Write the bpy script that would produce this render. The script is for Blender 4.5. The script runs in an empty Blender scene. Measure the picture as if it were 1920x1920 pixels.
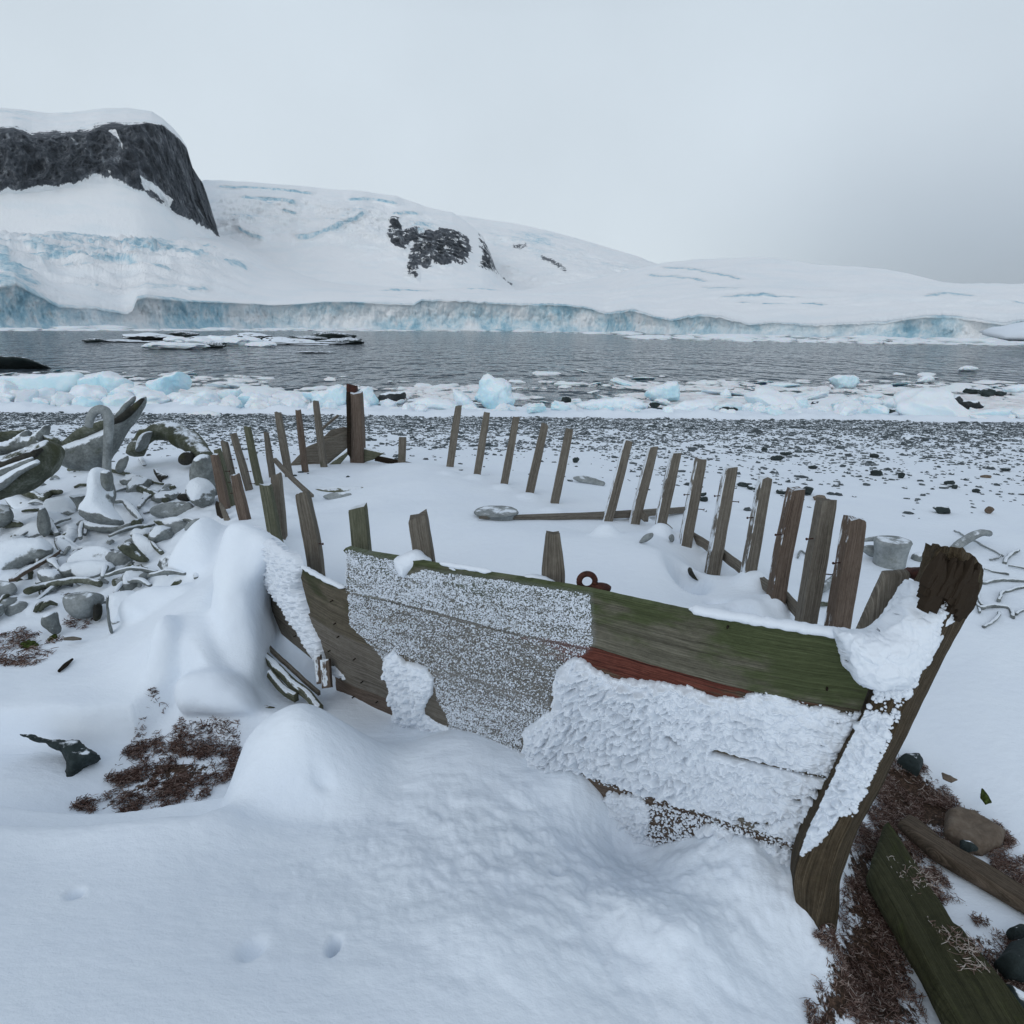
import bpy, math, random
import numpy as np
from mathutils import Vector, Matrix
rng = np.random.default_rng(7)
random.seed(7)
sc = bpy.context.scene
COL = sc.collection

# ------------------------------------------------------------ camera
FPX = 1251.0                      # focal length in pixels of the 1920 px photograph
CAM = np.array([0.0, 0.0, 1.65])
PITCH = math.atan((960 - 613) / FPX); ROLL = math.radians(0.60)
Fv = np.array([0, math.cos(PITCH), -math.sin(PITCH)])
U0 = np.array([0, math.sin(PITCH), math.cos(PITCH)]); X0 = np.array([1.0, 0, 0])
Rv = math.cos(ROLL) * X0 + math.sin(ROLL) * U0
Uv = -math.sin(ROLL) * X0 + math.cos(ROLL) * U0
cd = bpy.data.cameras.new('camera'); cam = bpy.data.objects.new('camera', cd); COL.objects.link(cam)
cd.sensor_width = 36; cd.lens = 36 * FPX / 1920; cd.clip_start = 0.05; cd.clip_end = 20000
cam.matrix_world = Matrix(((Rv[0], Uv[0], -Fv[0], CAM[0]), (Rv[1], Uv[1], -Fv[1], CAM[1]), (Rv[2], Uv[2], -Fv[2], CAM[2]), (0, 0, 0, 1)))
sc.camera = cam

# ------------------------------------------------------------ overcast sky, weak soft sun
SUN_EL, SUN_AZ = math.radians(28), math.radians(-150)      # azimuth from +Y towards +X
w = bpy.data.worlds.new('World'); sc.world = w; w.use_nodes = True
nt = w.node_tree; nt.nodes.clear()
def wn(t, **k):
    n = nt.nodes.new(t)
    for a, b in k.items(): setattr(n, a, b)
    return n
L = nt.links.new
wout = wn('ShaderNodeOutputWorld'); bgc = wn('ShaderNodeBackground'); bgs = wn('ShaderNodeBackground'); wadd = wn('ShaderNodeMixShader')
sky = wn('ShaderNodeTexSky', sky_type='NISHITA'); sky.sun_disc = False; sky.sun_elevation = SUN_EL; sky.sun_rotation = SUN_AZ
L(sky.outputs[0], bgs.inputs[0]); bgs.inputs[1].default_value = 0.10
tc = wn('ShaderNodeTexCoord'); sep = wn('ShaderNodeSeparateXYZ'); L(tc.outputs['Generated'], sep.inputs[0])
rz = wn('ShaderNodeValToRGB'); L(sep.outputs[2], rz.inputs[0])
SKYSTOPS = [(0.0, (.72, .80, .865)), (0.14, (.715, .795, .86)), (0.36, (.65, .735, .805)), (0.52, (.48, .54, .61)), (1.0, (.37, .425, .50))]
e = rz.color_ramp.elements
e[0].position, e[0].color = SKYSTOPS[0][0], (*SKYSTOPS[0][1], 1); e[1].position, e[1].color = SKYSTOPS[-1][0], (*SKYSTOPS[-1][1], 1)
for p, c in SKYSTOPS[1:-1]:
    q = e.new(p); q.color = (*c, 1)
dd = wn('ShaderNodeVectorMath', operation='DOT_PRODUCT'); L(tc.outputs['Generated'], dd.inputs[0])
dk = Fv + (2050 - 960) / FPX * Rv - (560 - 960) / FPX * Uv; dk /= np.linalg.norm(dk); dd.inputs[1].default_value = tuple(dk)
mr = wn('ShaderNodeMapRange', interpolation_type='SMOOTHERSTEP'); L(dd.outputs['Value'], mr.inputs[0]); mr.inputs[1].default_value = .85; mr.inputs[2].default_value = 1.05
nz = wn('ShaderNodeTexNoise'); L(tc.outputs['Generated'], nz.inputs['Vector']); nz.inputs['Scale'].default_value = 2.2; nz.inputs['Detail'].default_value = 5
nzm = wn('ShaderNodeMapRange'); L(nz.outputs[0], nzm.inputs[0]); nzm.inputs[1].default_value = .3; nzm.inputs[2].default_value = .7; nzm.inputs[3].default_value = .94; nzm.inputs[4].default_value = 1.05
mx = wn('ShaderNodeMix', data_type='RGBA'); el = wn('ShaderNodeMapRange', interpolation_type='SMOOTHSTEP'); L(sep.outputs[2], el.inputs[0]); el.inputs[1].default_value = .02; el.inputs[2].default_value = .30; el.inputs[3].default_value = 1.0; el.inputs[4].default_value = .30
em = wn('ShaderNodeMath', operation='MULTIPLY'); L(mr.outputs[0], em.inputs[0]); L(el.outputs[0], em.inputs[1]); L(em.outputs[0], mx.inputs[0]); L(rz.outputs[0], mx.inputs[6]); mx.inputs[7].default_value = (.33, .385, .46, 1)
mu = wn('ShaderNodeMix', data_type='RGBA', blend_type='MULTIPLY'); mu.inputs[0].default_value = 1; L(mx.outputs[2], mu.inputs[6]); L(nzm.outputs[0], mu.inputs[7])
bh = wn('ShaderNodeMapRange', interpolation_type='SMOOTHSTEP'); L(sep.outputs[1], bh.inputs[0]); bh.inputs[1].default_value = -.75; bh.inputs[2].default_value = .25; bh.inputs[3].default_value = 1.15; bh.inputs[4].default_value = 1.0
mb = wn('ShaderNodeMix', data_type='RGBA', blend_type='MULTIPLY'); mb.inputs[0].default_value = 1; L(mu.outputs[2], mb.inputs[6]); L(bh.outputs[0], mb.inputs[7])
L(mb.outputs[2], bgc.inputs[0]); bgc.inputs[1].default_value = 1.0
wadd.inputs[0].default_value = .93; L(bgs.outputs[0], wadd.inputs[1]); L(bgc.outputs[0], wadd.inputs[2]); L(wadd.outputs[0], wout.inputs[0])
sl = bpy.data.lights.new('sun', 'SUN'); sl.energy = 0.6; sl.angle = math.radians(60); sl.color = (1, .97, .93)
so = bpy.data.objects.new('sun', sl); COL.objects.link(so)
sd = Vector((math.sin(SUN_AZ) * math.cos(SUN_EL), math.cos(SUN_AZ) * math.cos(SUN_EL), math.sin(SUN_EL)))
so.rotation_euler = sd.to_track_quat('Z', 'Y').to_euler(); so.location = sd * 30
sc.view_settings.view_transform = 'Standard'; sc.view_settings.look = 'None'; sc.view_settings.exposure = 0.06; sc.view_settings.gamma = 1
sc.cycles.max_bounces = 6; sc.cycles.diffuse_bounces = 3; sc.cycles.glossy_bounces = 3

# ------------------------------------------------------------ helpers: rays
def ray(px, py):
    px = np.asarray(px, float); py = np.asarray(py, float)
    return Fv + ((px - 960) / FPX)[..., None] * Rv - ((py - 960) / FPX)[..., None] * Uv
def at_y(px, py, y):
    d = ray(px, py); return CAM + d * (np.asarray(y) / d[..., 1])[..., None]
def at_z(px, py, z):
    d = ray(px, py); return CAM + d * ((np.asarray(z) - CAM[2]) / d[..., 2])[..., None]
def proj(P):
    q = np.asarray(P) - CAM; f = q @ Fv
    return 960 + FPX * (q @ Rv) / f, 960 - FPX * (q @ Uv) / f
# ------------------------------------------------------------ helpers: noise
_perm = np.random.default_rng(3).permutation(256); _perm = np.concatenate([_perm, _perm, _perm])
_g = np.random.default_rng(4).normal(size=(256, 3)); _g /= np.linalg.norm(_g, axis=1)[:, None]
def perlin(P):
    P = np.asarray(P, float); i = np.floor(P).astype(int); f = P - i; i &= 255; u = f * f * f * (f * (f * 6 - 15) + 10)
    r = 0
    for dx in (0, 1):
        for dy in (0, 1):
            for dz in (0, 1):
                h = _perm[_perm[_perm[(i[..., 0] + dx) & 255] + ((i[..., 1] + dy) & 255)] + ((i[..., 2] + dz) & 255)]
                g = _g[h]; v = g[..., 0] * (f[..., 0] - dx) + g[..., 1] * (f[..., 1] - dy) + g[..., 2] * (f[..., 2] - dz)
                wt = (u[..., 0] if dx else 1 - u[..., 0]) * (u[..., 1] if dy else 1 - u[..., 1]) * (u[..., 2] if dz else 1 - u[..., 2])
                r = r + wt * v
    return r * 1.5
def fbm(P, octv=4, gain=.5, ridged=False, billow=False):
    a = 1.0; s = 0; t = 0; P = np.asarray(P, float)
    for k in range(octv):
        n = perlin(P * 2 ** k + 17.3 * k)
        if ridged: n = 1 - 2 * np.abs(n)
        if billow: n = 2 * np.abs(n) - .5
        s = s + a * n; t += a; a *= gain
    return s / t
def xyz(x, y, z=0.0):
    x, y, z = np.broadcast_arrays(x, y, z); return np.stack([x, y, z], -1)
def sstep(t):
    t = np.clip(t, 0, 1); return t * t * (3 - 2 * t)
# signed distance (positive inside) and nearest boundary point to a polygon
def sdist(Q, poly):
    Q = np.asarray(Q, float); A = np.asarray(poly, float); B = np.roll(A, -1, 0)
    best = np.full(Q.shape[0], 1e18); near = np.zeros_like(Q); ins = np.zeros(Q.shape[0], bool)
    for a, b in zip(A, B):
        ab = b - a; t = np.clip(((Q - a) @ ab) / max(ab @ ab, 1e-12), 0, 1); c = a + t[:, None] * ab
        d = ((Q - c) ** 2).sum(1); m = d < best; best[m] = d[m]; near[m] = c[m]
        cr = (a[1] > Q[:, 1]) != (b[1] > Q[:, 1])
        if abs(b[1] - a[1]) > 1e-12:
            xi = a[0] + (Q[:, 1] - a[1]) * ab[0] / (b[1] - a[1]); ins ^= cr & (Q[:, 0] < xi)
    d = np.sqrt(best); return np.where(ins, d, -d), near
def chaikin(p, n=1, closed=True):
    p = np.asarray(p, float)
    for _ in range(n):
        q = np.roll(p, -1, 0) if closed else p[1:]
        a = p if closed else p[:-1]
        r = np.empty((2 * len(a), p.shape[1])); r[0::2] = .75 * a + .25 * q; r[1::2] = .25 * a + .75 * q
        p = r if closed else np.vstack([p[:1], r, p[-1:]])
    return p
def resample(p, n):
    p = np.asarray(p, float); s = np.r_[0, np.cumsum(np.linalg.norm(np.diff(p, axis=0), axis=1))]
    t = np.linspace(0, s[-1], n); return np.stack([np.interp(t, s, p[:, k]) for k in range(p.shape[1])], 1)
# ------------------------------------------------------------ helpers: meshes
def mk(name, V, F, mat=None, parent=None, smooth=True, attrs=None, uv=None):
    """V (n,3); F (m,k) array or list of arrays of faces"""
    V = np.asarray(V, np.float32); Fs = F if isinstance(F, list) else [F]
    Fs = [np.asarray(f, np.int32) for f in Fs if len(f)]
    me = bpy.data.meshes.new(name); me.vertices.add(len(V)); me.vertices.foreach_set('co', V.ravel())
    loops = np.concatenate([f.ravel() for f in Fs]); tot = np.concatenate([np.full(len(f), f.shape[1], np.int32) for f in Fs])
    st = np.r_[0, np.cumsum(tot)[:-1]].astype(np.int32)
    me.loops.add(len(loops)); me.loops.foreach_set('vertex_index', loops)
    me.polygons.add(len(tot)); me.polygons.foreach_set('loop_start', st); me.polygons.foreach_set('loop_total', tot)
    me.polygons.foreach_set('use_smooth', np.full(len(tot), smooth))
    for k, v in (attrs or {}).items():
        a = me.attributes.new(k, 'FLOAT', 'POINT'); a.data.foreach_set('value', np.asarray(v, np.float32).ravel())
    if uv is not None:
        l = me.uv_layers.new(name='UVMap'); l.data.foreach_set('uv', np.asarray(uv, np.float32)[loops].ravel())
    me.update(calc_edges=True); me.validate()
    o = bpy.data.objects.new(name, me); COL.objects.link(o)
    if mat: me.materials.append(mat)
    if parent: o.parent = parent
    return o
def tag(o, label=None, cat=None, group=None, kind=None):
    if label: o['label'] = label
    if cat: o['category'] = cat
    if group: o['group'] = group
    if kind: o['kind'] = kind
    return o
def gridfaces(nu, nv, wrap=False, off=0):
    i = np.arange(nu - 1)[:, None]; j = np.arange(nv if wrap else nv - 1)[None]
    a = i * nv + j; b = i * nv + (j + 1) % nv; c = (i + 1) * nv + (j + 1) % nv; d = (i + 1) * nv + j
    return np.stack([a, b, c, d], -1).reshape(-1, 4) + off
def join(parts):
    Vs, Q, T, U, n = [], [], [], [], 0
    for p in parts:
        V, F = p[0], p[1]; Vs.append(V)
        for f in (F if isinstance(F, list) else [F]):
            (Q if f.shape[1] == 4 else T).append(f + n)
        U.append(p[2] if len(p) > 2 else np.zeros((len(V), 2))); n += len(V)
    F = ([np.vstack(Q)] if Q else []) + ([np.vstack(T)] if T else [])
    return np.vstack(Vs), F, np.vstack(U)
def tube_geo(P, ra, rb=None, nseg=10, up=(0, 0, 1), square=False, jit=0.0, seed=0.0, jscale=8, nlen=None):
    """swept closed tube; ra half-width sideways, rb half-thickness along 'up'"""
    P = np.asarray(P, float); n = nlen or max(8, len(P) * 4)
    k = len(P); s0 = np.r_[0, np.cumsum(np.linalg.norm(np.diff(P, axis=0), axis=1))]; s0 /= s0[-1]
    ra = np.atleast_1d(np.asarray(ra, float)); rb = ra if rb is None else np.atleast_1d(np.asarray(rb, float))
    Q = resample(chaikin(P, 3, False), n) if k > 2 else resample(P, n)
    t = np.linspace(0, 1, n)
    ra = np.interp(t, np.linspace(0, 1, len(ra)), ra); rb = np.interp(t, np.linspace(0, 1, len(rb)), rb)
    T = np.gradient(Q, axis=0); T /= np.linalg.norm(T, axis=1)[:, None]
    S = np.cross(T, np.asarray(up, float)); S /= np.maximum(np.linalg.norm(S, axis=1), 1e-6)[:, None]; W = np.cross(S, T)
    if square:
        a = np.array([[-1, -1], [-.9, -1], [0, -1], [.9, -1], [1, -1], [1, -.9], [1, 0], [1, .9], [1, 1], [.9, 1], [0, 1], [-.9, 1], [-1, 1], [-1, .9], [-1, 0], [-1, -.9]], float)
        a[[0, 4, 8, 12]] *= .95
    else:
        th = np.linspace(0, 2 * math.pi, nseg, endpoint=False); a = np.stack([np.cos(th), np.sin(th)], 1)
    m = len(a)
    V = Q[:, None] + a[None, :, :1] * (ra[:, None, None] * S[:, None]) + a[None, :, 1:] * (rb[:, None, None] * W[:, None])
    per = np.r_[0, np.cumsum(np.linalg.norm(np.diff(a, axis=0), axis=1))] * ra.mean()
    ln = np.r_[0, np.cumsum(np.linalg.norm(np.diff(Q, axis=0), axis=1))]
    uv = np.stack(np.broadcast_arrays(ln[:, None], per[None]), -1).reshape(-1, 2)
    V = V.reshape(-1, 3)
    if jit: V = V + jit * np.stack([fbm(V * jscale + seed + q * 31.7, 3) for q in range(3)], 1)
    F = gridfaces(n, m, True)
    c0 = len(V); V = np.vstack([V, V[:m].mean(0), V[-m:].mean(0)]); uv = np.vstack([uv, uv[:1], uv[-1:]])
    i = np.arange(m); T0 = np.stack([np.full(m, c0), (i + 1) % m, i], 1); T1 = np.stack([np.full(m, c0 + 1), i + (n - 1) * m, (i + 1) % m + (n - 1) * m], 1)
    return V, [F, np.vstack([T0, T1])], uv
def inflate_geo(poly, y0, n=(0, -1, 0), thick=.1, back=None, edge=None, res=36, amp=0.0, nscale=6.0, smooth=1, prof=.5, seed=0.0, billow=False, depth=None):
    poly = chaikin(poly, smooth) if smooth else np.asarray(poly, float)
    n = np.asarray(n, float); n /= np.linalg.norm(n); back = thick if back is None else back
    c = np.array([(poly[:, 0].min() + poly[:, 0].max()) / 2, (poly[:, 1].min() + poly[:, 1].max()) / 2])
    P0 = at_y(c[0], c[1], y0); d = ray(poly[:, 0], poly[:, 1]); W = CAM + d * (((P0 - CAM) @ n) / (d @ n))[:, None]
    e1 = np.cross(n, [0, 0, 1.0]); e1 /= np.linalg.norm(e1); e2 = np.cross(e1, n)
    Q = np.stack([(W - P0) @ e1, (W - P0) @ e2], 1); lo, hi = Q.min(0), Q.max(0); cell = (hi - lo).max() / res
    gx = np.arange(lo[0] - cell, hi[0] + 1.5 * cell, cell); gy = np.arange(lo[1] - cell, hi[1] + 1.5 * cell, cell)
    G = np.stack(np.meshgrid(gx, gy, indexing='ij'), -1).reshape(-1, 2); dist, near = sdist(G, Q)
    F = gridfaces(len(gx), len(gy)); use = (dist[F] > 0).any(1); F = F[use]
    out = dist <= 0; G[out] = near[out]; dist = np.maximum(dist, 0)
    edge = edge or max(dist.max() * .8, 1e-6); t = np.clip(dist / edge, 0, 1); h = np.maximum(1 - (1 - t) ** 2, 0) ** prof
    base = P0 + G[:, :1] * e1 + G[:, 1:] * e2
    if depth is not None: base = base + depth(G)[:, None] * (-n)
    fr = base + n * (h * thick)[:, None]; bk = base - n * (h * back)[:, None]
    ids = np.unique(F); mp = -np.ones(len(G), int); mp[ids] = np.arange(len(ids))
    Ff = mp[F]; nb = len(ids); isb = out[ids]
    bidx = np.where(isb, np.arange(nb), nb + np.cumsum(~isb) - 1)
    V = np.vstack([fr[ids], bk[ids][~isb]])
    if amp:
        k = np.stack([fbm(V * nscale + seed + q * 31.7, 4, billow=billow) for q in range(3)], 1); V = V + amp * k
    Fb = bidx[Ff][:, ::-1]
    # drop degenerate back faces equal to front ones
    keep = (Fb >= nb).any(1)
    uv = np.vstack([G[ids], G[ids][~isb]])
    return V, [np.vstack([Ff, Fb[keep]])], uv
_ICO = {}
def ico(k):
    if k in _ICO: return _ICO[k]
    p = (1 + 5 ** .5) / 2
    V = [(-1, p, 0), (1, p, 0), (-1, -p, 0), (1, -p, 0), (0, -1, p), (0, 1, p), (0, -1, -p), (0, 1, -p), (p, 0, -1), (p, 0, 1), (-p, 0, -1), (-p, 0, 1)]
    F = [(0, 11, 5), (0, 5, 1), (0, 1, 7), (0, 7, 10), (0, 10, 11), (1, 5, 9), (5, 11, 4), (11, 10, 2), (10, 7, 6), (7, 1, 8), (3, 9, 4), (3, 4, 2), (3, 2, 6), (3, 6, 8), (3, 8, 9), (4, 9, 5), (2, 4, 11), (6, 2, 10), (8, 6, 7), (9, 8, 1)]
    V = [np.array(v) / np.linalg.norm(v) for v in V]
    for _ in range(k):
        c = {}; G = []
        def mid(a, b):
            key = (min(a, b), max(a, b))
            if key not in c:
                m = V[a] + V[b]; V.append(m / np.linalg.norm(m)); c[key] = len(V) - 1
            return c[key]
        for a, b, d in F:
            x, y, z = mid(a, b), mid(b, d), mid(d, a); G += [(a, x, z), (b, y, x), (d, z, y), (x, y, z)]
        F = G
    _ICO[k] = (np.array(V), np.array(F)); return _ICO[k]
def rock_geo(size, k=3, seed=0.0, rough=.35, planes=9, cut=.72):
    """angular boulder: an icosphere cut by random planes, then roughened"""
    V, F = ico(k); V = V.copy(); r = np.random.default_rng(int(seed * 10) + 5)
    for _ in range(planes):
        n = r.normal(size=3); n /= np.linalg.norm(n); c = r.uniform(cut - .12, cut + .18); d = V @ n - c; m = d > 0; V[m] -= d[m][:, None] * n * .95
    V = V * (1 + rough * .3 * fbm(V * 2.2 + seed, 4))[:, None]
    return V * np.asarray(size) * .5 * 1.25, [F]
def rotz(V, a):
    c, s = math.cos(a), math.sin(a); return V @ np.array([[c, s, 0], [-s, c, 0], [0, 0, 1]])
def scatter_geo(P, S, R, k=0, seed=0, jit=.25):
    """many small stones in one mesh: P centres, S (n,3) scales, R z-rotation"""
    V, F = ico(k); n = len(P); r = np.random.default_rng(seed); m = len(V)
    W = V[None] * (1 + r.uniform(-jit, jit, (n, m, 1))) * S[:, None]
    c, s = np.cos(R)[:, None], np.sin(R)[:, None]
    X = W[..., 0] * c - W[..., 1] * s; Y = W[..., 0] * s + W[..., 1] * c
    W = np.stack([X, Y, W[..., 2]], -1) + P[:, None]
    return W.reshape(-1, 3), [(F[None] + (np.arange(n) * m)[:, None, None]).reshape(-1, 3)]

# ------------------------------------------------------------ helpers: materials
class NT:
    def __init__(s, name):
        s.m = bpy.data.materials.new(name); s.m.use_nodes = True; s.t = s.m.node_tree; s.t.nodes.clear()
        s.o = s.t.nodes.new('ShaderNodeOutputMaterial'); s.b = s.t.nodes.new('ShaderNodeBsdfPrincipled'); s.t.links.new(s.b.outputs[0], s.o.inputs[0])
    def n(s, t, **k):
        q = s.t.nodes.new(t)
        for a, b in k.items(): setattr(q, a, b)
        return q
    def set(s, q, i, v):
        if hasattr(v, 'is_output'): s.t.links.new(v, q.inputs[i])
        elif isinstance(v, tuple) and len(v) == 3 and q.inputs[i].type == 'RGBA': q.inputs[i].default_value = (*v, 1)
        else: q.inputs[i].default_value = v
    def obj(s): return s.n('ShaderNodeTexCoord').outputs['Object']
    def pos(s): return s.n('ShaderNodeNewGeometry').outputs['Position']
    def uv(s): return s.n('ShaderNodeUVMap').outputs[0]
    def attr(s, a): q = s.n('ShaderNodeAttribute'); q.attribute_name = a; return q.outputs['Fac']
    def map(s, v, scale=(1, 1, 1), loc=(0, 0, 0)):
        q = s.n('ShaderNodeMapping'); s.set(q, 0, v); q.inputs['Scale'].default_value = scale
        s.set(q, 'Location', loc); return q.outputs[0]
    def noise(s, v, scale=5, detail=4, rough=.55, dist=0):
        q = s.n('ShaderNodeTexNoise'); s.set(q, 'Vector', v); q.inputs['Scale'].default_value = scale; q.inputs['Detail'].default_value = detail
        q.inputs['Roughness'].default_value = rough; q.inputs['Distortion'].default_value = dist; return q.outputs[0]
    def vor(s, v, scale=5, feature='F1'):
        q = s.n('ShaderNodeTexVoronoi', feature=feature); s.set(q, 'Vector', v); q.inputs['Scale'].default_value = scale; return q.outputs['Distance']
    def math(s, op, a, b=0.0, c=None):
        q = s.n('ShaderNodeMath', operation=op); s.set(q, 0, a); s.set(q, 1, b)
        if c is not None: s.set(q, 2, c)
        return q.outputs[0]
    def rng(s, v, a, b, c=0.0, d=1.0):
        q = s.n('ShaderNodeMapRange', interpolation_type='SMOOTHSTEP'); s.set(q, 0, v)
        for i, x in zip((1, 2, 3, 4), (a, b, c, d)): q.inputs[i].default_value = x
        return q.outputs[0]
    def ramp(s, f, stops):
        q = s.n('ShaderNodeValToRGB'); s.set(q, 0, f); e = q.color_ramp.elements
        e[0].position = stops[0][0]; e[0].color = (*stops[0][1], 1); e[1].position = stops[-1][0]; e[1].color = (*stops[-1][1], 1)
        for p, c in stops[1:-1]: x = e.new(p); x.color = (*c, 1)
        return q.outputs[0]
    def mix(s, f, a, b):
        q = s.n('ShaderNodeMix', data_type='RGBA'); s.set(q, 0, f); s.set(q, 6, a); s.set(q, 7, b); return q.outputs[2]
    def bump(s, h, strength=.5, dist=.01, normal=None):
        q = s.n('ShaderNodeBump'); s.set(q, 'Height', h); q.inputs['Strength'].default_value = strength; q.inputs['Distance'].default_value = dist
        if normal is not None: s.t.links.new(normal, q.inputs['Normal'])
        return q.outputs[0]
    def nz(s):
        g = s.n('ShaderNodeNewGeometry'); x = s.n('ShaderNodeSeparateXYZ'); s.t.links.new(g.outputs['Normal'], x.inputs[0]); return x.outputs
    def rnd(s): return s.n('ShaderNodeObjectInfo').outputs['Random']
    def fin(s, color=None, rough=.6, spec=.3, normal=None):
        if color is not None: s.set(s.b, 'Base Color', color)
        s.set(s.b, 'Roughness', rough); s.set(s.b, 'Specular IOR Level', spec)
        if normal is not None: s.t.links.new(normal, s.b.inputs['Normal'])
        return s.m
SNOW = (.82, .885, .955)

def snow_mat(name, litter=True, grain=1.0):
    q = NT(name); p = q.pos()
    fine = q.noise(p, 140, 3, .7); mid = q.noise(q.map(p, (1, 1.6, 1)), 16, 5, .55)
    b = q.bump(mid, .35 * grain, .02); b = q.bump(fine, .35 * grain, .004, b)
    col = q.mix(q.rng(q.noise(p, 3, 4), .3, .7), SNOW, (.80, .865, .945))
    rough = .7
    if litter:
        a = q.attr('litter'); n1 = q.noise(p, 9, 6, .7); n2 = q.noise(q.map(p, (1, .55, 1)), 55, 4, .7)
        s = q.math('ADD', q.math('MULTIPLY', n1, .8), q.math('MULTIPLY', n2, .8)); s = q.math('SUBTRACT', q.math('ADD', a, s), 1.36)
        m = q.rng(s, 0, .10)
        soil = q.ramp(q.noise(p, 90, 4, .7), [(.3, (.012, .009, .007)), (.5, (.05, .032, .022)), (.72, (.16, .10, .07))])
        col = q.mix(m, col, soil)
        g = q.attr('gravel'); n3 = q.noise(q.map(p, (1, .6, 1)), 26, 3, .75); n4 = q.noise(p, 2.2, 4, .6)
        gm = q.rng(q.math('SUBTRACT', q.math('ADD', g, q.math('ADD', n3, q.math('MULTIPLY', n4, .6))), 1.28), 0, .05)
        col = q.mix(gm, col, q.ramp(q.noise(p, 60, 3), [(.3, (.02, .03, .036)), (.7, (.11, .14, .155))]))
    return q.fin(col, rough, .15, b)
M = {}
M['snow'] = snow_mat('snow_ground'); M['snowlump'] = snow_mat('snow_lump', False, .8)
def crust_mat():
    q = NT('rime_snow'); p = q.pos(); b = q.bump(q.noise(p, 90, 4, .7), .35, .005); b = q.bump(q.noise(p, 380, 2, .6), .3, .002, b)
    return q.fin((.73, .785, .855), .7, .15, b)
M['crust'] = crust_mat()
def wood_mat(name, cols, green=.0, gcol=(.045, .065, .025), red=.0, snow=0.0, gscale=1.0, rotten=0.0, redattr=False, mossattr=False):
    q = NT(name); u = q.uv(); r = q.rnd(); off = q.n('ShaderNodeCombineXYZ'); q.set(off, 0, q.math('MULTIPLY', r, 37)); q.set(off, 1, q.math('MULTIPLY', r, 71)); q.set(off, 2, q.math('MULTIPLY', r, 19))
    v = q.map(u, (1, 1, 1), off.outputs[0])
    warp = q.noise(q.map(v, (1.2, 6, 1)), 3.0 * gscale, 3, .5)
    wv = q.n('ShaderNodeCombineXYZ'); q.set(wv, 1, q.math('MULTIPLY', warp, .022)); va = q.n('ShaderNodeVectorMath', operation='ADD'); q.set(va, 0, v); q.set(va, 1, wv.outputs[0]); v2 = va.outputs[0]
    grain = q.noise(q.map(v2, (1.6, 190, 1)), 1.0 * gscale, 6, .78)
    g2 = q.noise(q.map(v2, (5, 700, 1)), 1.0 * gscale, 4, .75)
    blot = q.noise(q.map(v, (2, 9, 1)), 2.0, 5, .6)
    gg = q.math('ADD', q.math('MULTIPLY', grain, .42), q.math('MULTIPLY', g2, .40)); gg = q.math('ADD', gg, q.math('MULTIPLY', q.noise(q.map(v, (30, 60, 1)), 1.0, 6, .75), .18))
    col = q.ramp(gg, [(.34, cols[0]), (.47, cols[1]), (.58, cols[2]), (.72, cols[3])])
    col = q.mix(q.rng(blot, .4, .75, 0, .28), col, tuple(c * .55 for c in cols[1]))
    if green:
        gi = q.math('ADD', q.noise(q.map(v, (3, 8, 1)), 1.6, 5, .65), q.math('MULTIPLY', gg, .35))
        if mossattr: gi = q.math('ADD', gi, q.attr('moss'))
        gm = q.rng(gi, .95 - green * .6, 1.2 - green * .6, 0, .85)
        gc = q.mix(q.rng(gg, .38, .65), tuple(c * .45 for c in gcol), gcol); col = q.mix(gm, col, gc)
    if red or redattr:
        rm = q.rng(q.math('ADD', q.noise(q.map(v, (4, 30, 1)), 1.5, 5, .7), q.attr('red') if redattr else red), .86, 1.06, 0, .92)
        col = q.mix(rm, col, q.mix(q.rng(gg, .38, .6), (.045, .012, .009), (.21, .062, .044)))
    crack = q.rng(grain, .30, .40, 1, 0); col = q.mix(q.math('MULTIPLY', crack, .8), col, (.008, .006, .005))
    fm = q.math('MULTIPLY', q.attr('frost'), q.rng(q.noise(q.map(v, (60, 110, 1)), 3.0, 4, .75),   .40, .66, .04, .42)); col = q.mix(fm, col, (.62, .68, .73))
    h = q.math('ADD', grain, q.math('MULTIPLY', g2, .5)); b = q.bump(h, 1.0, .006)
    if rotten: b = q.bump(q.noise(v, 25, 5, .7), .8, .02, b)
    if snow:
        nx = q.nz(); f = q.math('ADD', q.math('MULTIPLY', nx[0], -.45), q.math('MULTIPLY', nx[2], .75)); f = q.math('ADD', f, q.math('MULTIPLY', nx[1], -.18))
        f = q.math('ADD', f, q.math('MULTIPLY', q.noise(q.map(v, (7, 26, 1)), 1.0, 6, .7), 1.1)); sm = q.rng(f, 1.16 - snow * .3, 1.24 - snow * .3)
        col = q.mix(sm, col, SNOW)
    return q.fin(col, .85, .15, b)
GREY = [(.035, .030, .024), (.13, .115, .095), (.25, .23, .195), (.40, .375, .33)]
BROWN = [(.026, .019, .015), (.115, .085, .067), (.215, .172, .14), (.34, .29, .25)]
GREEN = [(.022, .022, .014), (.095, .10, .068), (.20, .205, .15), (.33, .335, .265)]
M['rib'] = wood_mat('weathered_wood', GREY, green=.35); M['ribs'] = wood_mat('weathered_wood_frosted', GREY, green=.12, snow=.42)
M['ribg'] = wood_mat('mossy_wood', GREEN, green=.35, snow=.1); M['ribb'] = wood_mat('brown_wood', BROWN, green=.1, snow=.25)
WGR = [(.025, .022, .016), (.105, .10, .075), (.21, .20, .155), (.36, .345, .29)]
M['str1'] = wood_mat('green_strake', WGR, green=.15, gcol=(.090, .118, .046), gscale=.9, mossattr=True); M['str2'] = wood_mat('red_strake', [(.02, .016, .011), (.09, .078, .055), (.18, .155, .115), (.30, .27, .21)], green=.15, gcol=(.06, .07, .03), redattr=True, mossattr=True)
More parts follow.
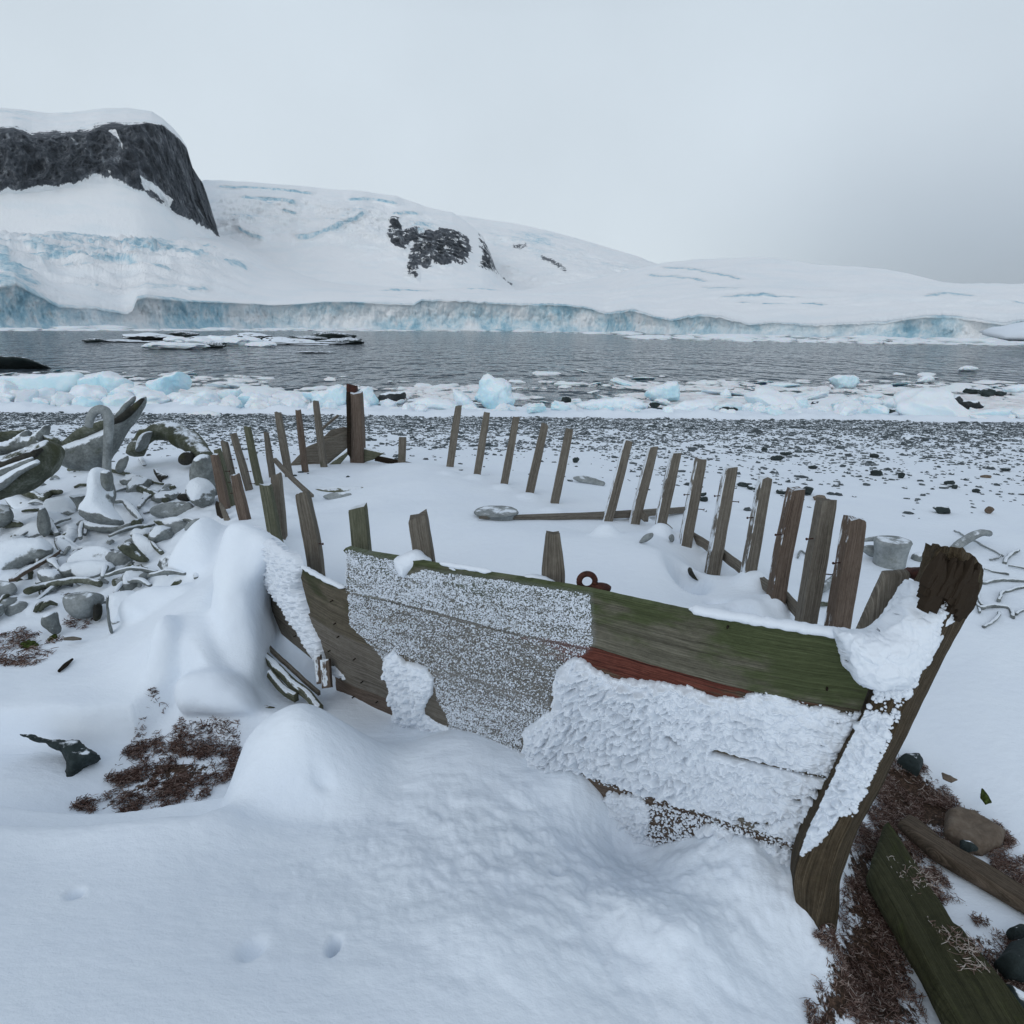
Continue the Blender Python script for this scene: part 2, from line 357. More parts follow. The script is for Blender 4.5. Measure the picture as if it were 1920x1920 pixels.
M['str3'] = wood_mat('grey_strake', GREY, green=.10, gcol=(.05, .055, .03)); M['str4'] = wood_mat('brown_strake', BROWN, green=.05)
M['stem'] = wood_mat('stem_wood', [(.010, .007, .004), (.058, .043, .026), (.135, .105, .068), (.27, .225, .16)], green=.36, gcol=(.060, .072, .026), rotten=.5)
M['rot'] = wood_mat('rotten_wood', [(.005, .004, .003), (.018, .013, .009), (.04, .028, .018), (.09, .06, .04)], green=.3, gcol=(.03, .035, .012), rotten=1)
M['moss'] = wood_mat('moss_timber', [(.010, .010, .005), (.04, .042, .02), (.08, .08, .042), (.17, .17, .105)], green=.42, gcol=(.075, .095, .022), rotten=.6)
M['ribb2'] = wood_mat('brown_wood_bare', BROWN, green=.12, snow=.05); M['plankb'] = wood_mat('brown_ground_plank', [(.02, .015, .01), (.08, .062, .045), (.16, .125, .095), (.26, .21, .17)], green=.25, gcol=(.05, .055, .02))
def metal_mat():
    q = NT('rusty_iron'); n = q.noise(q.obj(), 40, 5, .7)
    return q.fin(q.ramp(n, [(.3, (.012, .006, .005)), (.6, (.06, .02, .013)), (.8, (.14, .05, .03))]), .8, .3, q.bump(n, .6, .004))
M['rust'] = metal_mat()
def bone_mat(name, c0, c1, c2, snow=.5, green=.4):
    q = NT(name); p = q.pos(); n = q.noise(p, 7, 6, .65); n2 = q.noise(p, 45, 5, .7)
    col = q.ramp(q.math('ADD', q.math('MULTIPLY', n, .6), q.math('MULTIPLY', n2, .4)), [(.3, c0), (.5, c1), (.68, c2)])
    if green: col = q.mix(q.rng(q.noise(p, 5, 5, .6), .62 - green * .2, .82 - green * .2, 0, .7), col, (.055, .06, .025))
    nn = q.nz(); f = q.math('ADD', nn[2], q.math('MULTIPLY', nn[1], -.1)); f = q.math('ADD', f, q.math('MULTIPLY', q.math('SUBTRACT', q.noise(p, 11, 5, .65), .5), .9))
    sm = q.rng(f, .95 - snow, 1.12 - snow); col = q.mix(sm, col, SNOW)
    b = q.bump(n2, .8, .012); b = q.bump(q.noise(p, 160, 3, .7), .4, .003, b)
    return q.fin(col, .8, .2, b)
M['bone'] = bone_mat('weathered_bone', (.055, .062, .062), (.17, .19, .19), (.33, .36, .36), .38, .25)
M['bonesnow'] = bone_mat('snowy_bone', (.07, .08, .08), (.2, .22, .22), (.36, .39, .39), .95, .15)
M['bonegreen'] = bone_mat('mossy_bone', (.02, .026, .018), (.09, .10, .075), (.24, .26, .23), .12, .7)
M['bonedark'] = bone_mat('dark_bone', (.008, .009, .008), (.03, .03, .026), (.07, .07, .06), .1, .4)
M['bonebrown'] = bone_mat('brown_porous_bone', (.03, .022, .018), (.10, .08, .068), (.22, .19, .17), .1, .05)
M['bonebare'] = bone_mat('bare_bone', (.11, .125, .13), (.25, .275, .28), (.38, .41, .42), .03, .1)
def rock_mat(name, c0, c1, c2, snow, sc_=1.0):
    q = NT(name); p = q.pos(); n = q.noise(p, 5 * sc_, 8, .7); n2 = q.noise(p, 34 * sc_, 5, .7)
    col = q.ramp(q.math('ADD', q.math('MULTIPLY', n, .6), q.math('MULTIPLY', n2, .4)), [(.3, c0), (.5, c1), (.7, c2)])
    f = q.math('ADD', q.nz()[2], q.math('MULTIPLY', q.math('SUBTRACT', n, .5), 1.2)); col = q.mix(q.rng(f, 1.0 - snow, 1.12 - snow), col, SNOW)
    return q.fin(col, .75, .3, q.bump(q.math('ADD', n, q.math('MULTIPLY', n2, .3)), .8, .03 / sc_))
M['rock'] = rock_mat('dark_rock', (.008, .012, .012), (.022, .034, .034), (.07, .09, .09), .12)
M['rocksnow'] = rock_mat('snowy_rock', (.008, .010, .011), (.025, .03, .033), (.08, .09, .10), .42, .5)
M['rockbrown'] = rock_mat('brown_rock', (.04, .03, .022), (.13, .10, .075), (.24, .20, .155), -.25)
M['pebble'] = rock_mat('pebble_stone', (.02, .028, .032), (.065, .082, .09), (.17, .20, .215), .12, 1.0)
def ice_mat(name, deep):
    q = NT(name); p = q.pos(); n = q.noise(p, .8, 4, .6); nn = q.nz()
    cy = q.ramp(n, [(.35, (.74, .86, .90)), (.5, (.64, .81, .87)), (.65, (.50, .74, .82))]) if deep else q.ramp(n, [(.3, (.82, .885, .925)), (.7, (.70, .83, .885))])
    f = q.math('ADD', nn[2], q.math('MULTIPLY', q.math('SUBTRACT', q.noise(p, 4, 5, .6), .5), .9))
    col = q.mix(q.rng(f, .45, .75) if deep else q.rng(f, .1, .5), cy, (.84, .89, .94))
    q.set(q.b, 'Subsurface Weight', .35); q.b.inputs['Subsurface Radius'].default_value = (.08, .2, .28); q.b.inputs['Subsurface Scale'].default_value = .6
    b = q.bump(q.noise(p, 3, 5, .55), .5, .10); b = q.bump(q.noise(p, 30, 4, .6), .4, .01, b)
    return q.fin(col, .45, .35, b)
M['ice'] = ice_mat('pale_ice', False); M['icedeep'] = ice_mat('blue_ice', True)
def strand_mat():
    q = NT('dry_stalks'); a = q.attr('tone')
    return q.fin(q.ramp(a, [(0, (.035, .018, .014)), (.45, (.12, .07, .055)), (.8, (.30, .22, .19)), (1, (.55, .5, .46))]), .8, .2)
M['strand'] = strand_mat()
def moss_mat():
    q = NT('green_moss'); n = q.noise(q.pos(), 60, 5, .7)
    return q.fin(q.ramp(n, [(.35, (.015, .02, .006)), (.6, (.06, .085, .02)), (.75, (.16, .2, .05))]), .9, .1, q.bump(n, 1, .01))
M['mossg'] = moss_mat()
def water_mat():
    q = NT('sea_water'); p = q.pos()
    w1 = q.noise(q.map(p, (.45, 1.5, 1)), 1.6, 6, .62); w2 = q.noise(q.map(p, (.35, 1.0, 1)), .35, 5, .6)
    w3 = q.noise(q.map(p, (.9, .32, 1)), .8, 4, .6); b = q.bump(q.noise(q.map(p, (1.5, .62, 1)), .55, 2, .5), 1.0, 3.2); b = q.bump(q.noise(q.map(p, (.5, .3, 1)), .22, 2, .5), .6, 3.0, b)
    q.b.inputs['IOR'].default_value = 1.33
    patch = q.noise(q.map(p, (1, .3, 1)), .02, 4, .6)
    return q.fin(q.mix(q.rng(patch, .4, .6), (.062, .088, .110), (.08, .108, .132)), .09, .5, b)
M['water'] = water_mat()
def far_mat():
    q = NT('glacier_and_rock'); p = q.pos(); rk = q.attr('rock'); bl = q.attr('blue')
    n = q.noise(p, .035, 8, .68); n2 = q.noise(q.map(p, (1, 1, .45)), .16, 7, .7); nn = q.nz()
    snow = q.mix(q.rng(q.noise(q.map(p, (1, 1, 3.5)), .022, 7, .62), .45, .65, 0, .45), (.93, .945, .96), (.82, .89, .93))
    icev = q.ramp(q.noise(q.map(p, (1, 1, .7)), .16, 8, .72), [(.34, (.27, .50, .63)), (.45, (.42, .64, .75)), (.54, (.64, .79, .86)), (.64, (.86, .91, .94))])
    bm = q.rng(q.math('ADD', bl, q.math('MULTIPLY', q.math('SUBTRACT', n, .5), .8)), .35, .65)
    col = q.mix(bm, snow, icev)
    rc = q.ramp(q.math('ADD', q.math('MULTIPLY', n2, .65), q.math('MULTIPLY', n, .35)), [(.36, (.018, .021, .026)), (.46, (.045, .052, .062)), (.53, (.095, .105, .12)), (.59, (.20, .215, .235)), (.65, (.5, .54, .58))])
    rm = q.rng(q.math('ADD', rk, q.math('ADD', q.math('MULTIPLY', q.math('SUBTRACT', n2, .5), .75), q.math('MULTIPLY', q.math('SUBTRACT', n, .5), .4))), .44, .52)
    col = q.mix(rm, col, rc)
    b = q.bump(q.math('MULTIPLY', q.math('ADD', n2, n), q.math('ADD', .25, q.math('MAXIMUM', q.attr('rock'), q.math('MULTIPLY', bl, .8)))), .8, 4.0)
    return q.fin(col, .75, .1, b)
M['far'] = far_mat()

# ============================================================ FAR SHORE: glacier, mountain, snow domes
def pl(*pts):
    a = np.array(pts, float); return lambda x: np.interp(x, a[:, 0], a[:, 1])
JAG = lambda x: (3.2 * fbm(xyz(x * .045, 0 * x, 0 * x + 2), 4, .7) + 2.5 * fbm(xyz(x * .16, 0 * x, 0 * x + 5), 3, .7)) * np.clip((x - 700) / 90, .12, 1) + 2.5 * fbm(xyz(x * .08, 0 * x, 0 * x + 9), 4, .7) * (x < 250)
WL = pl((-900, 605), (0, 617), (300, 617), (600, 617.5), (960, 618.5), (1200, 625.5), (1400, 630), (1700, 635), (1920, 639), (2800, 655))
CT = pl((-900, 520), (-60, 545), (0, 540), (30, 534), (60, 550), (110, 577), (175, 580), (237, 590), (248, 585), (257, 562), (275, 559), (350, 566), (475, 570), (506, 573), (560, 571), (606, 567), (660, 567), (731, 571), (775, 573), (790, 564), (847, 565), (920, 569), (994, 573), (1035, 572), (1095, 577), (1140, 590), (1185, 583), (1230, 596), (1260, 602), (1290, 596), (1315, 593), (1350, 596), (1405, 610), (1450, 606), (1525, 612), (1600, 608), (1660, 607), (1700, 600), (1735, 596), (1790, 597), (1840, 605), (1885, 610), (1920, 602), (2100, 600), (2800, 610))
AT = pl((-900, 450), (0, 452), (200, 444), (330, 438), (412, 441), (490, 470), (600, 512), (700, 528), (800, 540), (900, 535), (970, 546), (1060, 535), (1130, 520), (1180, 507), (1220, 499), (1250, 492), (1300, 487), (1340, 484), (1400, 484), (1450, 486), (1530, 498), (1600, 501), (1660, 506), (1720, 520), (1760, 529), (1800, 533), (1860, 534), (1920, 533), (2200, 528), (2800, 520))
wld = lambda x: np.minimum(np.linalg.norm(at_z(x, WL(x), -1.05)[..., :2], axis=-1), 420)
def layer(name, x0, x1, nx, rows, mask, disp, label=None, cat=None, kind='structure'):
    """rows: list of (py(x), distance(x), samples up to next row)"""
    x = np.linspace(x0, x1, nx); PY, RR, RT = [], [], []
    for k in range(len(rows) - 1):
        a, b = rows[k], rows[k + 1]
        la, lb = (a[3] if len(a) > 3 else k), (b[3] if len(b) > 3 else k + 1)
        for t in np.linspace(0, 1, a[2], endpoint=False):
            PY.append(a[0](x) * (1 - t) + b[0](x) * t); RR.append(a[1](x) * (1 - t) + b[1](x) * t); RT.append(la * (1 - t) + lb * t)
    PY.append(rows[-1][0](x)); RR.append(rows[-1][1](x)); RT.append(float(rows[-1][3] if len(rows[-1]) > 3 else len(rows) - 1))
    PY, RR = np.array(PY), np.array(RR); RT = np.array(RT)[:, None] + 0 * x; X = np.broadcast_to(x, PY.shape)
    d = ray(X, PY); hz = np.linalg.norm(d[..., :2], axis=-1); P = CAM + d * (RR / hz)[..., None]
    rad = d.copy(); rad[..., 2] = 0; rad /= hz[..., None]
    dr, dz = disp(P, X, PY, RT); P = P + rad * dr[..., None]; P[..., 2] += dz
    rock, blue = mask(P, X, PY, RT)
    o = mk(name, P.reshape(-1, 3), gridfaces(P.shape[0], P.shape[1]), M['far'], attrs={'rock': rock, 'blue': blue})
    return tag(o, label, cat, kind=kind)
def pin(X, PY, poly, soft):
    # 0..1 inside a bearing/elevation outline with a soft edge
    return np.clip(.5 + sdist(np.stack([X.ravel(), PY.ravel()], 1), poly)[0].reshape(X.shape) / (2 * soft), 0, 1)
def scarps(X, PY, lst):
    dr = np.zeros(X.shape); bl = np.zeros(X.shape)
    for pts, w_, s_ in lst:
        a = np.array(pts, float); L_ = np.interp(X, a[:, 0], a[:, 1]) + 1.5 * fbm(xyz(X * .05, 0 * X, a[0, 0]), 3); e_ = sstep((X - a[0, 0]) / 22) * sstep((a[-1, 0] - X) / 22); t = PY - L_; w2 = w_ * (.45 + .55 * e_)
        up = np.where(t <= 0, np.exp(np.minimum(t, 0) / (w_ * 3)), np.clip(1 - t / w2, 0, 1)); dr -= s_ * e_ * up; bl = np.maximum(bl, e_ * np.clip(t / 2 + .4, 0, 1) * np.clip((w2 - t) / (w2 * .5), 0, 1))  # bl: ice blue on the step faces, painting in their shade as well
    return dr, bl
SC1 = [([(-80, 454), (60, 449), (170, 447), (240, 452), (330, 462), (420, 474)], 9, 9), ([(85, 468), (150, 461), (200, 466), (240, 476), (280, 488), (310, 492)], 14, 12), ([(45, 476), (75, 480), (95, 490), (125, 503)], 15, 9), ([(270, 499), (320, 490), (370, 490), (410, 502), (480, 514)], 12, 9), ([(320, 503), (360, 504), (395, 514)], 9, 7), ([(225, 512), (270, 520), (300, 528), (340, 533)], 9, 7), ([(340, 549), (380, 545), (405, 549)], 8, 6),
       ([(65, 510), (85, 518), (105, 536)], 12, 8), ([(160, 500), (185, 500), (210, 512)], 14, 9), ([(-60, 500), (0, 505), (40, 512)], 14, 9), ([(120, 545), (160, 552), (200, 556)], 8, 5), ([(1230, 499), (1300, 505), (1370, 520), (1405, 528)], 6, 4), ([(1200, 514), (1290, 521), (1340, 532)], 6, 4), ([(1300, 540), (1350, 541), (1400, 545)], 4, 3), ([(1700, 561), (1780, 557), (1850, 562)], 5, 3), ([(1830, 570), (1900, 573), (1960, 572)], 5, 3), ([(1340, 566), (1430, 556), (1510, 563)], 4, 3), ([(1370, 580), (1450, 572), (1560, 576)], 4, 3), ([(1480, 548), (1560, 545), (1640, 551)], 3, 2), ([(700, 552), (760, 548), (820, 552)], 5, 3), ([(860, 548), (910, 544), (950, 550)], 5, 3)]
SC3 = [([(395, 350), (500, 357), (600, 366)], 6, 14), ([(440, 375), (510, 377), (570, 392)], 10, 16), ([(515, 400), (540, 403), (570, 406)], 6, 12), ([(540, 442), (580, 444), (625, 430), (660, 418), (700, 402)], 12, 18), ([(640, 378), (700, 374), (760, 386)], 9, 14), ([(430, 420), (470, 440), (510, 452)], 9, 12), ([(720, 405), (760, 398), (800, 402)], 8, 12)]
# --- front: ice cliff and the snow apron above it, out to the snow domes on the right
def ap_disp(P, X, PY, RT):
    cliff = np.clip(1 - np.abs(RT - .5) * 2, 0, 1) ** .5
    n = fbm(P * np.array([.055, .055, .035]), 5, .6, ridged=True)
    crev = pin(X, PY, [(-700, 440), (120, 445), (300, 450), (460, 500), (420, 540), (250, 580), (-700, 590)], 40) + .35 * pin(X, PY, [(700, 540), (1300, 560), (1900, 560), (1900, 625), (700, 600)], 30)
    a = np.clip(RT - 1, 0, 1) ** .5 * (RT < 3.9)
    t = fbm(P * np.array([.011, .018, .04]) + 9, 4, .5, ridged=True); g = fbm(P * np.array([.06, .06, .12]) + 3, 4, .6, ridged=True)
    dz = a * (crev + .10) * (t * 14.0 + g * 2.6) * (1 - np.clip(RT - 3, 0, 1)) + a * fbm(P * .008, 3) * 2.0 * (RT < 3.5) * (1 - np.clip(RT - 3, 0, 1))
    dz = dz + cliff * fbm(P * .1, 4) * .6; sdr, _ = scarps(X, PY, SC1); sdr = sdr * (RT > 1.05)
    return cliff * (n * 6.0 + 4.5 * fbm(P * np.array([.16, .16, .07]), 5, .65, ridged=True)) * np.clip((WL(X) - CT(X)) / 50, .1, 1) + a * crev * g * 2 + sdr * .8, dz
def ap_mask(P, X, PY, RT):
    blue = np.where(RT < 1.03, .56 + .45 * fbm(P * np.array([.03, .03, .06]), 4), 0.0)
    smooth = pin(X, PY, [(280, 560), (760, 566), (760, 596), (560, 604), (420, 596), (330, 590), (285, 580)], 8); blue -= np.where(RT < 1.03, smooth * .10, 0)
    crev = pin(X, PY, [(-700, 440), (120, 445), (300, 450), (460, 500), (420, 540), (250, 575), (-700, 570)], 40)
    blue = blue + np.where(RT >= 1.03, (crev + .22) * (.38 + 1.1 * fbm(P * np.array([.014, .014, .10]), 5, .62)), 0)  # crevasse ice blue, also carrying the shade the relief is too weak for
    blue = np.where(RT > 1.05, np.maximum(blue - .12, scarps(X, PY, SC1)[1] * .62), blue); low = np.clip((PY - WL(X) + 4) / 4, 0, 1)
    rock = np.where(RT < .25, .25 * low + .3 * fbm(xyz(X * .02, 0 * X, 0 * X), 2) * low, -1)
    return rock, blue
mid = lambda f, g, t: (lambda x: f(x) * (1 - t) + g(x) * t)
avg = lambda f, r: (lambda x: sum(f(x + d) for d in np.linspace(-r, r, 15)) / 15)
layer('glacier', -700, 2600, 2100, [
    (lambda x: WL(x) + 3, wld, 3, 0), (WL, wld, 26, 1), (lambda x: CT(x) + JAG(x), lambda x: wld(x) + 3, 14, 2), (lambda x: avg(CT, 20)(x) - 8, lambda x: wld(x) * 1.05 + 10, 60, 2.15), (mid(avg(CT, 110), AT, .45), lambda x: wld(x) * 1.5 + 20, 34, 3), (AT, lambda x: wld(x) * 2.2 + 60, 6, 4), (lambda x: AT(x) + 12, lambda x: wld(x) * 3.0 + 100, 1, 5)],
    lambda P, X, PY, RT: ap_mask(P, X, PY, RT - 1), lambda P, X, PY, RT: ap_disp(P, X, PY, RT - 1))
# --- left massif
SK = pl((-900, 170), (-300, 190), (0, 202), (40, 205), (90, 212), (130, 211), (195, 203), (240, 202), (285, 209), (305, 222), (325, 240), (340, 258), (350, 275), (362, 318), (380, 345), (388, 365), (400, 405), (412, 441), (420, 460))
RTp = pl((-900, 240), (0, 252), (25, 250), (60, 262), (100, 262), (135, 258), (160, 256), (190, 246), (220, 243), (250, 240), (275, 236), (305, 240), (320, 252), (340, 270), (350, 280), (362, 319), (380, 346), (388, 366), (400, 406), (412, 442), (420, 460))
RB = pl((-900, 340), (0, 355), (15, 345), (30, 356), (60, 352), (110, 345), (140, 340), (160, 331), (185, 329), (205, 324), (225, 333), (250, 345), (270, 352), (300, 378), (325, 393), (345, 405), (370, 412), (395, 428), (412, 443), (420, 461))
edgeR = lambda x: 130 * np.clip((x - 250) / 160, 0, 1) ** 2
def ms_disp(P, X, PY, RT):
    rk = np.clip((RT - .9) / .15, 0, 1) * np.clip((2.15 - RT) / .2, 0, 1); sk = np.clip((3 - RT) / .3, 0, 1)
    n = fbm(P * np.array([.035, .035, .012]) + 4, 5, .6, ridged=True) * 20 + fbm(P * .1, 4, .6) * 6
    capn = fbm(P * np.array([.012, .012, .02]) + 40, 3, ridged=True) * 9 * np.clip((RT - 2) / .3, 0, 1) * sk
    return -rk * n * (X < 405) - capn, fbm(P * .02, 3) * 2 * (RT < .9) + 0 * X
def ms_mask(P, X, PY, RT):
    tb = pl((-900, .1), (900, .1)); rock = np.clip((RT - .86) / .24, 0, 1) * np.clip((2.55 - RT) / .8, 0, 1) * 1.15 + .42 * fbm(P * np.array([.05, .05, .035]) + 3, 6, .7) - .10
    chute = pin(X, PY, [(253, 318), (262, 325), (300, 352), (330, 380), (318, 386), (290, 366), (265, 345)], 5) + pin(X, PY, [(205, 248), (216, 246), (232, 275), (231, 290), (224, 272)], 4) + .8 * pin(X, PY, [(128, 262), (138, 266), (187, 300), (184, 304)], 4) + .35 * pin(X, PY, [(140, 300), (188, 310), (186, 330), (150, 330)], 8) + .5 * pin(X, PY, [(205, 290), (225, 285), (228, 320), (205, 322)], 8)
    rock = rock - 1.0 * np.clip(chute, 0, 1) + .25 * pin(X, PY, [(255, 250), (300, 240), (345, 285), (375, 350), (385, 390), (345, 395), (300, 345), (245, 320)], 14) + .12
    # stray rocks under the cliff
    rock = np.maximum(rock, .62 * pin(X, PY, [(246, 330), (262, 338), (270, 352), (252, 350)], 5)); rock = np.maximum(rock, .65 * pin(X, PY, [(278, 352), (312, 380), (308, 384), (280, 366)], 4))
    rock = np.where((RT < .8) & (X < 240), -1, rock)
    return rock, .18 + 0 * X + .25 * np.clip((RT - 2) / .3, 0, 1) * (fbm(P * np.array([.02, .02, .03]), 3) + .5)
layer('snow_mountain', -700, 419, 800, [
    (lambda x: 500 + 0 * x, lambda x: 720 + edgeR(x), 30, 0), (lambda x: avg(RB, 70)(x) + 16, lambda x: 774 + edgeR(x), 12, .85), (RB, lambda x: 780 + edgeR(x), 80, 1), (RTp, lambda x: 825 + edgeR(x) * 1.3, 26, 2), (SK, lambda x: 990 + edgeR(x) * 1.3, 4, 3), (lambda x: SK(x) + 20, lambda x: 1250 + edgeR(x), 1, 4)], ms_mask, ms_disp)
# --- middle ridge with the outcrop
S3 = pl((330, 350), (370, 342), (385, 337), (430, 341), (520, 349), (600, 353), (680, 361), (745, 370), (800, 388), (835, 396), (848, 398), (870, 412), (895, 433), (905, 443), (918, 470), (928, 500), (940, 520), (955, 532), (972, 548))
OUT = [[(768, 500), (772, 482), (780, 466), (790, 448), (815, 443), (830, 436), (858, 434), (872, 446), (876, 470), (868, 492), (845, 490), (835, 498), (812, 494), (797, 502), (785, 482)], [(762, 516), (768, 498), (782, 500), (782, 525)], [(726, 448), (735, 418), (746, 412), (748, 440), (752, 464), (736, 462)], [(762, 445), (775, 440), (782, 452), (770, 454)], [(897, 436), (908, 448), (925, 480), (937, 520), (928, 512), (910, 505), (898, 500), (906, 480)], [(744, 458), (765, 458), (762, 466), (745, 466)]]
def rg_disp(P, X, PY, RT):
    t = fbm(P * np.array([.010, .010, .022]) + 21, 4, .55, ridged=True); m = np.clip(RT * 3, 0, 1) * np.clip((2 - RT) * 2.5, 0, 1)
    g = fbm(P * np.array([.035, .035, .05]) + 5, 4, .6, ridged=True)
    zone = pin(X, PY, [(395, 350), (600, 358), (830, 400), (830, 500), (700, 470), (560, 430), (400, 440)], 30)
    out = np.clip(sum(pin(X, PY, p, 8) for p in OUT), 0, 1)
    return scarps(X, PY, SC3)[0] - m * (t * 20 * zone + g * 9 * zone + 3 * g + out * fbm(P * .07, 4, .6, ridged=True) * 16), m * zone * t * 6
def rg_mask(P, X, PY, RT):
    out = np.clip(sum(pin(X, PY, p, 8) for p in OUT) * 1.2 + .62 * pin(X, PY, [(728, 420), (770, 425), (830, 430), (885, 440), (905, 480), (880, 505), (800, 512), (765, 500), (735, 468)], 14), 0, 1); zone = pin(X, PY, [(395, 352), (600, 360), (830, 400), (820, 480), (700, 470), (560, 430), (400, 440)], 40)
    return out * .60 + out * .75 * fbm(P * np.array([.07, .07, .10]) + 70, 4, .65), np.maximum(.05 + zone * (.22 + 1.0 * fbm(P * np.array([.012, .012, .05]) + 8, 6, .62)), scarps(X, PY, SC3)[1] * .62)  # ridge crevasses: ice blue plus shade put into the colour
layer('snow_ridge', 330, 972, 560, [
    (lambda x: np.full_like(x, 565.), lambda x: 760 + 0 * x, 70), (mid(lambda x: np.full_like(x, 565.), S3, .5), lambda x: 950 + 0 * x, 80), (S3, lambda x: 1150 + 0 * x, 4), (lambda x: S3(x) + 20, lambda x: 1400 + 0 * x, 1)], rg_mask, rg_disp)
# --- back ridge
S4 = pl((820, 405), (866, 404), (920, 413), (960, 418), (1030, 433), (1100, 452), (1160, 470), (1200, 482), (1215, 489), (1240, 497), (1290, 512), (1400, 545))
OUT2 = [[(955, 455), (990, 450), (996, 468), (975, 475), (958, 472)], [(1010, 470), (1055, 490), (1072, 505), (1062, 520), (1030, 500), (1010, 490)], [(932, 505), (965, 528), (968, 548), (945, 535), (930, 515)], [(1150, 520), (1190, 522), (1190, 534), (1150, 532)]]
layer('distant_ridge', 820, 1400, 380, [
    (lambda x: np.full_like(x, 575.), lambda x: 1200 + 0 * x, 50), (mid(lambda x: np.full_like(x, 575.), S4, .5), lambda x: 1400 + 0 * x, 60), (S4, lambda x: 1650 + 0 * x, 4), (lambda x: S4(x) + 20, lambda x: 2000 + 0 * x, 1)],
    lambda P, X, PY, RT: (np.clip(sum(pin(X, PY, p, 8) for p in OUT2), 0, 1) * .50, .22 + .3 * fbm(P * .01, 3) + .2 * pin(X, PY, [(900, 415), (1100, 455), (1200, 490), (1180, 520), (1000, 470)], 30)),
    lambda P, X, PY, RT: (-fbm(P * np.array([.01, .01, .02]), 4, .55, ridged=True) * 26 * np.clip(RT * 3, 0, 1) * np.clip((2 - RT) * 2.5, 0, 1), 0 * X))
# --- low snow point at the right edge of the bay
V, F, U = inflate_geo([(1884, 634), (1900, 622), (1930, 606), (2100, 580), (2400, 590), (2400, 660), (1900, 640)], 120, thick=14, back=14, res=60, amp=1.0, nscale=.08); tag(mk('snow_point', V, F, M['snowlump']), kind='structure')

# ============================================================ WATER
wa, wr = 1000, 900; A_, R_ = np.meshgrid(np.linspace(-1.0, 1.0, wa), np.exp(np.linspace(math.log(17), math.log(420), wr)), indexing='ij'); WX, WY = R_ * np.sin(A_), R_ * np.cos(A_)
WZ = -1.05 + .03 * fbm(xyz(WX * .5, WY * 1.1, 4.0), 4, .6); WZ = np.where(WY < 24, -1.05 + (WZ + 1.05) * np.clip((WY - 19) / 5, 0, 1) ** 2, WZ)
tag(mk('sea_water', np.stack([WX, WY, WZ], -1).reshape(-1, 3), gridfaces(wa, wr)[:, ::-1], M['water']), kind='structure')
A_, R_ = np.meshgrid(np.linspace(-3.1, 3.1, 80), np.r_[60, 419, 1000, 2600], indexing='ij'); tag(mk('sea_water', np.stack([R_ * np.sin(A_), R_ * np.cos(A_), -1.35 + 0 * A_], -1).reshape(-1, 3), gridfaces(80, 4)[:, ::-1], M['water']), kind='structure')

# ============================================================ NEAR GROUND
def PZ(lst): 
    a = np.array(lst, float); P = at_z(a[:, 0], a[:, 1], a[:, 2]); return P
shared = [ (1510, 1760, -.15),
          (1540, 1900, -.22), (1400, 1850, -.12), (1200, 1800, -.02), (1000, 1700, .06), (1000, 1600, .0), (850, 1550, .02), (700, 1520, .03), (1200, 1660, -.11), (1000, 1900, .06), (700, 1900, .16),
          (800, 1790, .13), (950, 1740, .11), (1250, 1720, .02)]
outside = [(330, 1400, -.06), (250, 1480, -.07), (150, 1460, -.06), (420, 1400, -.05), (50, 1450, -.0), (0, 1420, .02), (60, 1400, .0), (480, 1345, -.1), (430, 1330, -.08),
           (0, 1340, -.03), (150, 1340, -.04), (250, 1330, -.05), (310, 1320, -.05), (-200, 1340, -.02), (0, 1292, -.03), (150, 1300, -.03), (250, 1303, -.04), (-200, 1290, -.02),
           (0, 1200, -.08), (100, 1240, -.05), (200, 1230, -.02), (200, 1170, -.05), (300, 1240, .06), (290, 1190, .12), (250, 1265, .0), (370, 1180, .18), (390, 1235, .10), (345, 1110, .17), (400, 1080, .24), (390, 1000, .26), (360, 950, .22), (300, 1050, .08),
           (430, 1000, .40), (440, 1080, .30), (440, 1180, .12), (440, 1240, .02), (440, 1300, -.07), (560, 1262, -.19), (540, 1300, -.18), (600, 1315, -.15), (512, 1300, -.16), (50, 1060, -.02), (150, 1050, .0), (250, 1000, .05), (200, 950, .08), (100, 950, .05), (300, 920, .12), (340, 880, .22), (290, 860, .15), (20, 900, .05), (0, 1000, -.02), (-300, 1000, -.02), (-300, 1200, -.08),
           (1700, 1100, .06), (1850, 1100, .0), (1800, 1200, -.04), (1850, 1300, -.12), (1760, 1380, -.2), (1900, 1420, -.22), (1700, 1450, -.28), (1850, 1500, -.3), (1900, 1700, -.33), (1650, 1600, -.32), (1600, 1760, -.34), (1590, 1850, -.34), (1750, 1800, -.34), (1650, 1900, -.34), (1900, 1900, -.34), (2200, 1500, -.3), (2200, 1200, -.1),
           (1500, 1000, .10), (1300, 950, .10), (1200, 920, .12), (1000, 900, .14), (1600, 950, .0), (1800, 950, .0), (1900, 1000, .0), (1400, 900, .0), (900, 870, .1), (760, 850, .1), (600, 850, .08)]
inside = [(600, 960, .28), (700, 1000, .33), (800, 900, .35), (900, 1000, .38), (950, 1050, .38), (1100, 1050, .38), (1200, 1000, .36), (1300, 1090, .30), (1450, 1160, .34), (1550, 1185, .36), (700, 880, .28), (640, 900, .2), (760, 870, .3), (1000, 950, .3), (900, 900, .3),
          (850, 885, .3), (1040, 955, .3), (1140, 1000, .3), (1300, 1010, .28), (1390, 1080, .30), (1480, 1140, .33), (1560, 1180, .36), (545, 1215, -.15), (545, 1165, -.08), (545, 1100, .13), (500, 1040, .3), (1320, 1075, .22), (1250, 1040, .40), (1400, 1120, .38), (1350, 1130, .30)]
far = []
